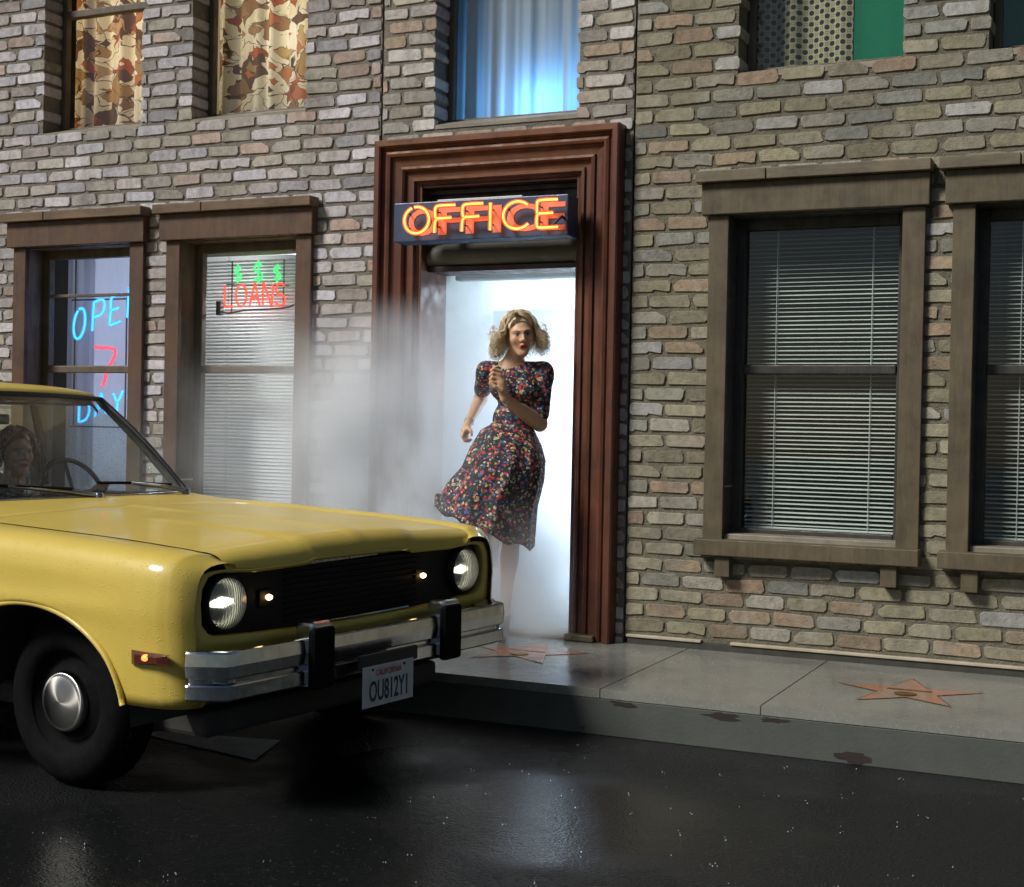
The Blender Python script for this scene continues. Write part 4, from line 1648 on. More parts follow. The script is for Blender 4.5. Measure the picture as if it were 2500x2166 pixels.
for sg in (-1, 1):
    A0, A1 = Vector(ws(sg, 0)), Vector(ws(sg, 1))
    cm('a_pillar' if False else 'front_pillar', tube([A0 + Vector((-.03, sg * .012, -.03)), A0 * .5 + A1 * .5 + Vector((-.03, sg * .012, .0)), A1 + Vector((-.03, sg * .010, -.002))],   .020, 8), MAT['interior'])
    V = [(-2.82, sg * .60, 1.50), (-2.98, sg * .585, 1.47), (-3.55, sg * .70, .985), (-3.05, sg * .74, 1.0), (-2.82, sg * .56, 1.49), (-2.98, sg * .545, 1.46), (-3.55, sg * .66, .985), (-3.05, sg * .70, 1.0)]
    cm('rear_pillar', (V, [(0, 1, 2, 3), (7, 6, 5, 4), (0, 4, 5, 1), (1, 5, 6, 2), (2, 6, 7, 3), (3, 7, 4, 0)]), MAT['paint'], None, False)
    V = [(-1.17, sg * .716, 1.0), (-2.30, sg * .735, 1.0), (-2.28, sg * .612, 1.49), (-1.70, sg * .602, 1.485)]
    cm('side_window', (V, [(0, 1, 2, 3)]), MAT['car_glass'], None, False)
    V = [(-2.34, sg * .735, 1.0), (-3.02, sg * .735, 1.0), (-2.80, sg * .602, 1.485), (-2.32, sg * .612, 1.49)]
    cm('side_window', (V, [(0, 1, 2, 3)]), MAT['car_glass'], None, False)
    cm('window_pillar', tube([(-2.32, sg * .733, .99), (-2.30, sg * .610, 1.49)], .018, 8), MAT['interior'])
    cm('belt_trim', tube([(-1.12, sg * .726, .998), (-2.2, sg * .745, .995), (-3.1, sg * .745, .99)], .010, 6), MAT['chrome'])
    boxes('door_card', [(-2.28, -1.15, sg * .70 - .02, sg * .70 + .02, .45, .985)], MAT['interior'], car, .01)
cm('rear_window', ([(-2.96, -.57, 1.47), (-2.96, .57, 1.47), (-3.5, .67, 1.0), (-3.5, -.67, 1.0)], [(0, 1, 2, 3)]), MAT['car_glass'], None, False)
rows = []
for x in np.linspace(-3.0, -4.2, 8):
    rows.append([(x, y * min(1, halfw(x) / .88), zs(x) + .02 * (1 - (y / .7) ** 2)) for y in np.linspace(-.70, .70, 13)])
cm('trunk_lid', grid(rows, flip=True), MAT['paint'])
boxes('rear_panel', [(-4.22, -4.17, -.78, .78, .38, .97)], MAT['paint'], car, .02)
boxes('rear_bumper', [(-4.34, -4.23, -.86, .86, .42, .58)], MAT['chrome'], car, .02)
boxes('dashboard', [(-1.42, -1.10, -.66, .66, .72, 1.005)], MAT['interior'], car, .03)
seat = boxes('seat', [(-2.55, -1.95, -.62, .62, .42, .66), (-2.72, -2.50, -.62, .62, .60, 1.10)], MAT['seat'], car, .06)
# steering wheel
sc, srad = Vector((-1.60, .38, 1.005)), .19
ax1, ax2 = Vector((0, 1, 0)), Vector((-.42, 0, .91)).normalized()
sw = cm('steering_wheel', tube([sc + (ax1 * math.cos(a) + ax2 * math.sin(a)) * srad for a in np.linspace(0, 2 * math.pi, 40, endpoint=False)], .0125, 8, True), MAT['black'])
cm('spoke', join(tube([sc + ax1 * srad * .97, sc - ax1 * srad * .97], .012, 7), tube([sc, sc + ax2 * srad], .010, 7)), MAT['black'], sw)
cm('steering_column', tube([sc, sc + Vector((.36, 0, -.17))], .03, 10), MAT['black'], sw)
V, F = join(tube([(-1.75, .0, 1.43), (-1.72, .0, 1.39)], .006, 6))
boxes('mirror', [(-1.735, -1.715, -.11, .11, 1.355, 1.405)], MAT['black'], car, .008)


def wiper(pv, kn, tip, b0, b1):
    w = cm('wiper', join(tube([pv, kn, tip], [.013, .011, .008], 7), lathe([(.001, pv[2] + .016), (.020, pv[2] + .010), (.021, pv[2] - .03)], 10, 'z', (pv[0], pv[1], 0))), MAT['steel'])
    cm('blade', tube([b0, tip, b1], .008, 6), MAT['rubber'], w)


def wp_(u, v, off=.026):
    p = ws(u, v)
    return (p[0] + off * .8, p[1], p[2] + off)


wiper((-1.00, .10, 1.035), (-1.035, -.02, 1.055), wp_(-.42, .07), wp_(-.78, .12), wp_(-.02, .03))
wiper((-1.045, .62, 1.035), (-1.06, .50, 1.06), wp_(.46, .06), wp_(.20, .07), wp_(.82, .03))

# proportions: widen and shorten the front clip; round things keep their shape
car.location = (-3.649, -2.3085, 0)
CYAW, CROLL = -7.5, .43
car.rotation_euler = (R(CROLL), 0, R(CYAW))
SHIFT = {'bumper': -.03, 'license_plate': -.045, 'plate_bracket': -.045, 'parking_lamp': -.04}


def warp(V, sy=0.0):
    V = np.asarray(V, float)
    x = np.interp(V[:, 0], [-4.4, -1.7, -1.1, -.6, 1.2], [-4.15, -1.58, -1.045, -.52, 1.042])
    zo = np.interp(V[:, 2], [0, .3, .5], [0, -.005, -.010])
    x = x - .045 * np.clip((V[:, 0] - .45) / .35, 0, 1)
    return np.stack([x, V[:, 1] * 1.154 + sy, V[:, 2] + zo], 1)


def get_co(o):
    c = np.empty(len(o.data.vertices) * 3, np.float32)
    o.data.vertices.foreach_get('co', c)
    return c.reshape(-1, 3).astype(float)


for part in list(car.children):
    nm = part.name.split('.')[0]
    sy = SHIFT.get(nm, 0.0)
    fam = [part] + list(part.children)
    c0 = get_co(part)
    cen = (c0.min(0) + c0.max(0)) / 2
    for o in fam:
        V = get_co(o)
        if nm in ('headlight', 'steering_wheel'):
            V = V + (warp(cen[None], sy)[0] - cen)
        elif nm == 'wheel':
            w0 = np.array((cen[0], math.copysign(.80, cen[1]), cen[2]))
            nw = warp(w0[None])[0]
            nw[1] *= .95
            nw[2] = .323 - math.copysign(.92, cen[1]) * math.tan(R(CROLL))
            V = (V - w0) * 1.005 + nw
        else:
            V = warp(V, sy)
            if nm == 'bumper':
                V[:, 0] += .038 - .0 * np.clip(np.abs(V[:, 1] + .03) / .92, 0, 1.1) ** 2
                V[:, 1] = -.03 + (V[:, 1] + .03) * .97
        if nm in ('license_plate', 'plate_bracket'):
            V[:, 0] += .085
        o.data.vertices.foreach_set('co', V.astype(np.float32).ravel())
        o.data.update()

# ------------------------------------------------------------------ figures: implicit bodies meshed with surface nets
class Field:
    def __init__(s, lo, hi, h):
        s.lo, s.h = np.array(lo, float), h
        s.n = np.ceil((np.array(hi) - s.lo) / h).astype(int) + 1
        s.F = np.full(s.n, 0.5, np.float32)

    def block(s, lo, hi):
        a = np.clip(np.floor((np.asarray(lo) - s.lo) / s.h).astype(int), 0, s.n - 1)
        b = np.clip(np.ceil((np.asarray(hi) - s.lo) / s.h).astype(int) + 1, 1, s.n)
        g = [s.lo[i] + s.h * np.arange(a[i], b[i]) for i in range(3)]
        X, Y, Z = np.meshgrid(*g, indexing='ij')
        return (slice(a[0], b[0]), slice(a[1], b[1]), slice(a[2], b[2])), np.stack([X, Y, Z], -1)

    def smin(s, sl, d, k):
        A = s.F[sl]
        if k <= 0:
            s.F[sl] = np.minimum(A, d)
            return
        h = np.clip(.5 + .5 * (A - d) / k, 0, 1)
        s.F[sl] = A * (1 - h) + d * h - k * h * (1 - h)

    def cone(s, a, b, r1, r2=None, k=.02, flat=None):
        r2 = r1 if r2 is None else r2
        a, b = np.array(a, float), np.array(b, float)
        m = max(r1, r2) + k + .03
        sl, P = s.block(np.minimum(a, b) - m, np.maximum(a, b) + m)
        ab = b - a
        t = np.clip(((P - a) @ ab) / max(ab @ ab, 1e-9), 0, 1)
        d = np.linalg.norm(P - (a + t[..., None] * ab), axis=-1) - (r1 + (r2 - r1) * t)
        s.smin(sl, d, k)

    def ell(s, c, r, k=.02, rot=None, sub=False):
        c, r = np.array(c, float), np.array(r, float)
        m = r.max() + k + .03
        sl, P = s.block(c - m, c + m)
        q = P - c
        if rot is not None:
            q = q @ rot
        l = np.linalg.norm(q / r, axis=-1)
        l2 = np.linalg.norm(q / (r * r), axis=-1)
        d = l * (l - 1) / np.maximum(l2, 1e-6)
        if sub:
            A = s.F[sl]
            h = np.clip(.5 - .5 * (A + d) / k, 0, 1)
            s.F[sl] = A * (1 - h) - d * h + k * h * (1 - h)
        else:
            s.smin(sl, d, k)

    def surface(s):
        F = s.F
        ins = F < 0
        nx, ny, nz = F.shape
        cnt = np.zeros((nx - 1, ny - 1, nz - 1), np.int8)
        for dx in (0, 1):
            for dy in (0, 1):
                for dz in (0, 1):
                    cnt += ins[dx:nx - 1 + dx, dy:ny - 1 + dy, dz:nz - 1 + dz]
        act = (cnt > 0) & (cnt < 8)
        idx = np.argwhere(act)
        vid = np.full(act.shape, -1, np.int32)
        vid[act] = np.arange(len(idx))
        acc = np.zeros((len(idx), 3))
        num = np.zeros(len(idx))
        C = [(0, 0, 0), (1, 0, 0), (0, 1, 0), (1, 1, 0), (0, 0, 1), (1, 0, 1), (0, 1, 1), (1, 1, 1)]
        for i in range(8):
            for j in range(i + 1, 8):
                if sum(abs(C[i][q] - C[j][q]) for q in range(3)) != 1:
                    continue
                a = F[tuple((idx + C[i]).T)]
                b = F[tuple((idx + C[j]).T)]
                cr = (a < 0) != (b < 0)
                t = np.where(cr, a / np.where(cr, a - b, 1), 0)[:, None]
                p = np.array(C[i]) + t * (np.array(C[j]) - np.array(C[i]))
                acc += np.where(cr[:, None], p, 0)
                num += cr
        V = (idx + acc / num[:, None]) * s.h + s.lo
        Q = []
        for ax in range(3):
            o1, o2 = [(1, 2), (2, 0), (0, 1)][ax]
            sa = [slice(1, None)] * 3
            sb = [slice(1, None)] * 3
            sa[ax] = slice(0, -1)
            sb[ax] = slice(1, None)
            for q in (o1, o2):
                sa[q] = slice(1, -1)
                sb[q] = slice(1, -1)
            A, B = ins[tuple(sa)], ins[tuple(sb)]
            E = np.argwhere(A != B)
            if not len(E):
                continue
            flip = ~A[tuple(E.T)]
            base = E.copy()
            base[:, o1] += 1
            base[:, o2] += 1
            def at(d1, d2):
                c = base.copy()
                c[:, o1] -= d1
                c[:, o2] -= d2
                return vid[tuple(c.T)]
            q = np.stack([at(1, 1), at(0, 1), at(0, 0), at(1, 0)], 1)
            q[flip] = q[flip][:, ::-1]
            Q.append(q)
        return V, np.concatenate(Q)


def np_mesh(name, V, Q, mat, parent, cols=None, relax=2):
    V = V.copy()
    for _ in range(relax):
        acc = np.zeros_like(V)
        num = np.zeros(len(V))
        for k in range(4):
            np.add.at(acc, Q[:, k], V[Q[:, (k + 1) % 4]])
            np.add.at(num, Q[:, k], 1)
            np.add.at(acc, Q[:, k], V[Q[:, (k + 3) % 4]])
            np.add.at(num, Q[:, k], 1)
        V = V * .55 + .45 * acc / num[:, None]
    o = mk(name, V, Q.tolist(), mat, parent, True)
    if cols is not None:
        at = o.data.color_attributes.new('tint', 'FLOAT_COLOR', 'POINT')
        at.data.foreach_set('color', np.concatenate([cols, np.ones((len(cols), 1))], 1).astype(np.float32).ravel())
    return o


def skin_mat(name):
    t = NT(name)
    a = t.new('VertexColor')
    a.layer_name = 'tint'
    n = t.ramp(t.noise(t.pos(obj=True), 90, 4), [(.3, .9), (.7, 1.06)])
    t.L(t.mix(1.0, a.outputs['Color'], n, 'MULTIPLY'), t.b.inputs['Base Color'])
    t.set(t.b, Roughness=.46, Subsurface_Weight=.12, Subsurface_Scale=.012)
    t.b.inputs['Subsurface Radius'].default_value = (1, .35, .2)
    return t.m


MAT['skin'] = skin_mat('skin')
SK = .92          # head size factor


def head_frame(c, yaw, pitch, roll):
    """matrix columns: head x (its left in the picture's right), y back, z up"""
    return np.array((Matrix.Rotation(yaw, 3, 'Z') @ Matrix.Rotation(roll, 3, 'Y') @ Matrix.Rotation(pitch, 3, 'X')))


def add_head(f, c, M):
    c = np.array(c, float)
    W = lambda p: c + M @ (np.array(p, float) * SK)
    S_ = SK
    f.ell(W((0, .018, .032)), np.array((.074, .092, .086)) * S_, .02, M)
    f.ell(W((0, -.028, -.026)), np.array((.067, .064, .088)) * S_, .03, M)
    f.cone(W((0, -.035, -.07)), W((0, -.068, -.108)), .034 * S_, .019 * S_, .02)
    for s in (-1, 1):
        f.cone(W((s * .050, .0, -.045)), W((s * .016, -.062, -.104)), .020 * S_, .016 * S_, .022)
        f.ell(W((s * .044, -.058, -.026)), np.array((.022, .022, .020)) * S_, .022, M)
        f.cone(W((s * .012, -.086, .024)), W((s * .046, -.066, .022)), .010 * S_, .009 * S_, .014)
        f.ell(W((s * .076, .012, -.010)), np.array((.010, .018, .030)) * S_, .008, M)
    for s in (-1, 1):
        f.ell(W((s * .031, -.100, .003)), np.array((.020, .015, .012)) * S_, .012, M, True)
        f.ell(W((s * .031, -.0735, .002)), np.array((.0150, .0135, .0125)) * S_, .003, M)
    f.cone(W((0, -.086, .014)), W((0, -.112, -.026)), .0085 * S_, .0115 * S_, .012)
    for s in (-1, 1):
        f.ell(W((s * .012, -.098, -.032)), np.array((.009, .010, .008)) * S_, .007, M)
    f.cone(W((-.018, -.085, -.0655)), W((.0, -.097, -.0555)), .0046 * S_, .0066 * S_, .006)
    f.cone(W((.018, -.085, -.0655)), W((.0, -.097, -.0555)), .0046 * S_, .0066 * S_, .006)
    f.cone(W((-.014, -.085, -.0730)), W((.014, -.085, -.0730)), .0062 * S_, .0062 * S_, .006)
    f.ell(W((0, -.101, -.0665)), np.array((.013, .008, .0020)) * S_, .003, M, True)


def head_tint(V, col, c, M, lips=True, lipcol=(.50, .018, .03)):
    q = ((V - np.array(c)) @ M) / SK
    x, y, z = q.T
    face = (y < -.045) & (np.abs(x) < .075) & (z < .10) & (z > -.14)

    def paint(w, c2):
        w = np.clip(w, 0, 1)[:, None] * face[:, None]
        col[:] = col * (1 - w) + np.array(c2) * w
    g = lambda d, s: np.exp(-(d / s) ** 2)
    for s in (-1, 1):
        paint(.5 * g(np.hypot((x - s * .042), (z + .03)), .022), (.62, .22, .15))
        paint(.75 * g((x - s * .032) / 1.6, .014) * g(z - .010, .012), (.12, .09, .09))
        paint(1.3 * g((x - s * .031), .016) * g(z - .0015, .0042), (.55, .52, .48))
        paint(1.4 * g(np.hypot(x - s * .031, z - .002), .0065), (.03, .025, .02))
        paint(1.4 * g((x - s * .031), .018) * g(z - .0085, .0028), (.015, .01, .01))
        paint(1.3 * g((x - s * .031), .019) * g(z - np.where(np.abs(x) < .036, .0185 + .42 * (np.abs(x) - .014), .0277 - .25 * (np.abs(x) - .036)), .0042), (.10, .05, .025))
    if lips:
        zz = -.0660 - .10 * np.abs(x)
        paint(2.2 * g(x, .0205) * g(z - zz, .0090) * (np.abs(z - zz) < .0140), lipcol)
        paint(.45 * g(x, .013) * g(z + .0660, .0022), (.08, .006, .01))
        paint(1.0 * g(np.hypot(np.abs(x) - .008, z + .039), .004), (.16, .06, .04))


def lock(path, r0, seg=14, sides=5):
    P = smooth_path(path, max(2, seg // (len(path) - 1)))
    n = len(P)
    return tube(P, [r0 * (0.75 + .5 * math.sin(math.pi * min(1, i / n * 1.1))) * (1 - .75 * (i / (n - 1)) ** 4) for i in range(n)], sides, False, True)


def hair_mat(name, c1, c2):
    t = NT(name)
    rnd = t.new('NewGeometry').outputs['Random Per Island']
    f = t.math('ADD', t.math('MULTIPLY', rnd, .75), t.math('MULTIPLY', t.noise(t.pos((1, 1, .4)), 45, 4, .6), .35), True)
    t.L(t.mix(f, c2, c1), t.b.inputs['Base Color'])
    t.set(t.b, Roughness=.40, Specular_IOR_Level=.5)
    return t.m


# ---- the running woman.  Sketch units: 369 to the metre, v downwards
FX, FZ = 369.0, 0.265
WB = Vector((-3.3066, -0.20, 0.0))


def J(u, v, d=0.0):
    return np.array([(u - 1035 - .0197 * (1275 - v)) / FX, -d, (1275 - v) / FX + FZ])


woman = thing('person', 'blonde curly-haired person in a dark floral dress running out of the smoky doorway', 'person', WB, None, True)
woman.rotation_euler = (0, 0, R(25.14))
HC = J(1050, 677, .035)
HM = head_frame(HC, R(10), R(5), R(-5))
f = Field((-.50, -.46, .20), (.34, .50, 2.06), .0046)
add_head(f, HC, HM)
f.cone(HC + HM @ np.array((0, .022, -.07)), J(1027, 748, .0), .050, .056, .025)
# torso
f.ell(J(1038, 775, -.01), (.125, .088, .115), .03)
f.cone(J(990, 752, -.01), J(1092, 750, -.01), .045, .045, .04)
f.ell(J(1036, 842, -.0), (.095, .075, .12), .04)
f.ell(J(1036, 905, -.02), (.135, .105, .11), .04)
# her left arm (picture right): elbow bent, fist at the chest
SL, EL, WL = J(1099, 750, .0), J(1090, 856, .03), J(1020, 806, .20)
f.cone(SL, EL, .045, .036, .02)
f.cone(EL, WL, .041, .0255, .015)
f.cone(EL + (WL - EL) * .22, EL + (WL - EL) * .5, .041, .036, .02)
f.cone(WL, J(1012, 778, .225), .024, .029, .012)
f.cone(J(1015, 787, .225), J(1006, 764, .228), .026, .024, .012)
for i in range(4):
    k0 = J(1013 - .6 * i, 755 + 7.6 * i, .238)
    k1 = J(998 - 1.2 * i, 750 + 8.4 * i, .252)
    k2 = J(993 - .8 * i, 753 + 8.6 * i, .232)
    k3 = J(1000 - .6 * i, 758 + 8.0 * i, .214)
    rr = (.0085, .0090, .0086, .0076)[i]
    f.cone(k0, k1, rr + .0012, rr, .006)
    f.cone(k1, k2, rr, rr * .95, .004)
    f.cone(k2, k3, rr * .95, rr * .85, .004)
f.cone(J(1014, 794, .245), J(1001, 785, .258), .012, .0095, .008)
f.cone(J(1001, 785, .258), J(991, 776, .256), .0095, .0075, .005)
# her right arm (picture left): swung back, hand low
SR, ER, WR = J(977, 752, -.02), J(969, 806, -.20), J(946, 856, -.02)
f.cone(SR, ER, .043, .034, .02)
f.cone(ER, WR, .037, .0225, .015)
f.cone(WR, J(941, 871, .02), .022, .026, .010)
for i in range(4):
    k0 = J(937 + 2.6 * i, 875 + 1.0 * i, .045 - .022 * i)
    k1 = J(934 + 2.4 * i, 884 + 1.2 * i, .058 - .022 * i)
    k2 = J(939 + 2.6 * i, 892 + .5 * i, .056 - .020 * i)
    k3 = J(946 + 2.0 * i, 890 - .3 * i, .046 - .018 * i)
    rr = (.0078, .0084, .0082, .0074)[i]
    f.cone(k0, k1, rr + .001, rr, .006)
    f.cone(k1, k2, rr, rr * .95, .004)
    f.cone(k2, k3, rr * .95, rr * .82, .004)
f.cone(J(946, 866, .04), J(952, 873, .055), .0105, .0088, .008)
f.cone(J(952, 873, .055), J(953, 881, .058), .0088, .0074, .004)
# legs
HL_, KL, AL = J(1052, 915, -.02), J(1034, 1075, .03), J(1018, 1246, -.06)
f.cone(HL_, KL, .078, .052, .03)
f.cone(KL, AL, .052, .031, .02)
f.ell(KL + (AL - KL) * .30 + np.array((.0, .02, 0)), (.048, .05, .095), .025)
f.cone(AL, J(1017, 1272, .03), .032, .030, .02)
f.cone(J(1017, 1270, -.05), J(1014, 1284, .13), .026, .026, .02)
HR_, KR, AR = J(1018, 915, .02), J(966, 1058, .20), J(992, 1098, -.20)
f.cone(HR_, KR, .080, .054, .03)
f.cone(KR, AR, .052, .031, .02)
f.ell(KR + (AR - KR) * .32 + np.array((.0, .02, -.01)), (.047, .05, .085), .025)
f.cone(AR, J(996, 1106, -.26), .030, .030, .02)
f.cone(J(996, 1104, -.26), J(998, 1150, -.27), .026, .022, .02)
V, Q = f.surface()
col = np.tile(np.array((.66, .40, .24)), (len(V), 1))
sh_ = (V[:, 2] < .345) | ((V[:, 2] < J(0, 1085)[2]) & (V[:, 1] > .235))
col[sh_] = (.03, .02, .02)
head_tint(V, col, HC, HM)
body = np_mesh('body', V, Q, MAT['skin'], woman, col, 1)


# dress
def dress_mat():
    t = NT('floral_dress')
    v0_ = t.pos(obj=True)
    nz_ = t.new('TexNoise')
    t.L(v0_, nz_.inputs['Vector'])
    t.set(nz_, Scale=55.0, Detail=3)
    vm_ = t.new('VectorMath', operation='MULTIPLY_ADD')
    t.L(nz_.outputs['Color'], vm_.inputs[0])
    vm_.inputs[1].default_value = (.022, .022, .022)
    t.L(v0_, vm_.inputs[2])
    v = vm_.outputs[0]

    def layer(scale, pal, thr, prev, off):
        mp = t.new('Mapping')
        t.L(v, mp.inputs[0])
        mp.inputs['Location'].default_value = off
        vo = t.new('TexVoronoi')
        t.L(mp.outputs[0], vo.inputs['Vector'])
        vo.inputs['Scale'].default_value = scale
        sp = t.new('SeparateColor')
        t.L(vo.outputs['Color'], sp.inputs[0])
        c = t.ramp(sp.outputs[0], [(i / len(pal), q) for i, q in enumerate(pal)], 'CONSTANT')
        sel = t.math('MULTIPLY', t.ramp(sp.outputs[1], [(thr, 0.0), (thr + .01, 1.0)]), t.ramp(vo.outputs['Distance'], [(.42, 1.0), (.50, 0.0)]))
        return t.mix(sel, prev, c)
    c = layer(66, [(.012, .05, .035), (.02, .02, .07), (.05, .02, .05), (.015, .03, .03)], .2, (.008, .009, .016), (0, 0, 0))
    c = layer(48, [(.50, .035, .03), (.42, .06, .10), (.55, .30, .10), (.50, .03, .04), (.05, .12, .25), (.60, .48, .28)], .46, c, (1.3, 2.1, .7))
    c = layer(75, [(.55, .42, .18), (.45, .05, .04), (.05, .20, .10), (.62, .55, .42), (.10, .12, .32)], .55, c, (5.3, 1.1, 2.7))
    t.L(c, t.b.inputs['Base Color'])
    t.b.inputs['Roughness'].default_value = .75
    t.bump(t.noise(t.pos((1, 1, .35), True), 22, 4), .5, .012)
    return t.m


MAT['dress'] = dress_mat()
g = Field((-.36, -.26, J(0, 885)[2]), (.34, .36, J(0, 705)[2]), .0052)
g.ell(J(1038, 776, -.005), (.138, .105, .118), .03)
g.cone(J(986, 750, -.01), J(1096, 748, -.01), .052, .052, .03)
for u in (1012, 1064):
    g.ell(J(u, 788, .070), (.058, .050, .055), .04)
g.ell(J(1036, 846, 0), (.108, .088, .10), .05)
g.cone(J(1036, 850, 0), J(1036, 868, 0), .106, .112, .02)
# puffed sleeves
g.ell(J(1099, 755, .0), (.050, .056, .058), .03)
g.cone(J(1098, 767, .0), J(1090, 834, .025), .049, .052, .03)
g.ell(J(977, 752, -.02), (.040, .050, .052), .03)
g.cone(J(978, 762, -.04), J(974, 786, -.12), .046, .048, .025)
g.ell(J(1027, 724, .05), (.066, .10, .058), .012, None, True)
g.ell(J(1027, 716, -.02), (.062, .09, .050), .012, None, True)
V2, Q2 = g.surface()
# gathers
ph = np.arctan2(V2[:, 1], V2[:, 0])
keep = V2[Q2].mean(1)[:, 2] > J(0, 868)[2]
dress = np_mesh('dress', V2, Q2[keep], MAT['dress'], woman, None, 1)
Ls = [(996, 855), (971, 869), (949, 905), (932, 944), (902, 977), (879, 1022)]
Rs = [(1076, 862), (1093, 898), (1101, 930), (1098, 970), (1084, 1025), (1078, 1103)]
tt = np.linspace(0, 1, 6)
rows = []
for s in np.linspace(0, 1, 34):
    Lp = J(np.interp(s, tt, [p[0] for p in Ls]), np.interp(s, tt, [p[1] for p in Ls]))
    Rp = J(np.interp(s, tt, [p[0] for p in Rs]), np.interp(s, tt, [p[1] for p in Rs]))
    c = (Lp + Rp) / 2 + np.array((0, -.02 - .05 * s, 0))
    ax = (Rp - Lp) / 2
    dep = .088 + .12 * min(1, s * 2.2) + .05 * s
    row = []
    for k in range(110):
        a = 2 * math.pi * k / 110
        fold = 1 + (.010 + .055 * s) * (math.sin(9 * a + 2.2 * s) * .6 + math.sin(14 * a + 1.3 - 1.2 * s) * .4) + .03 * s * math.sin(4 * a + .6)
        fx = 1 + (fold - 1) * (1 - .75 * abs(math.cos(a)) ** 4)
        p = c + ax * math.cos(a) * fx + np.array((0, -math.sin(a) * dep * fold, 0))
        p[2] += .012 * s * math.sin(9 * a + 1.0) - (.020 * max(0, math.sin(a)) * s)
        row.append(tuple(p))
    rows.append(row)
rows.append([(p[0], p[1] * .97, p[2] + .006) for p in rows[-1]])
rows.append([(p[0] * 1.0, p[1] * .96, p[2] + .05) for p in rows[-1]])
V, F = grid(rows, cv=True, flip=True)
skirt = mk('skirt', V, F, MAT['dress'], dress, True)
V, F = tube([J(1036, 861) + np.array((math.cos(a) * .112, math.sin(a) * .094, -.006 * math.cos(a))) for a in np.linspace(0, 6.283, 40, endpoint=False)], .012, 8, True)
mk('waistband', V, F, MAT['dress'], dress, True)
# bracelets and ring
MAT['silver'] = simple('silver', (.75, .73, .68), None, 20, .2, None, 1.0)
for w_, e_, r_, nm in ((WL, EL, .028, 'bracelet'), (WR, ER, .026, 'bracelet')):
    d_ = Vector(w_ - e_).normalized()
    q_ = d_.orthogonal().normalized()
    q2_ = d_.cross(q_)
    c_ = Vector(w_) - d_ * .012
    V, F = tube([c_ + (q_ * math.cos(a) + q2_ * math.sin(a)) * r_ for a in np.linspace(0, 6.283, 24, endpoint=False)], .0028, 6, True)
    mk(nm, V, F, MAT['silver'], woman, True)

# hair
MAT['blonde'] = hair_mat('blonde', (.82, .68, .45), (.38, .25, .12))


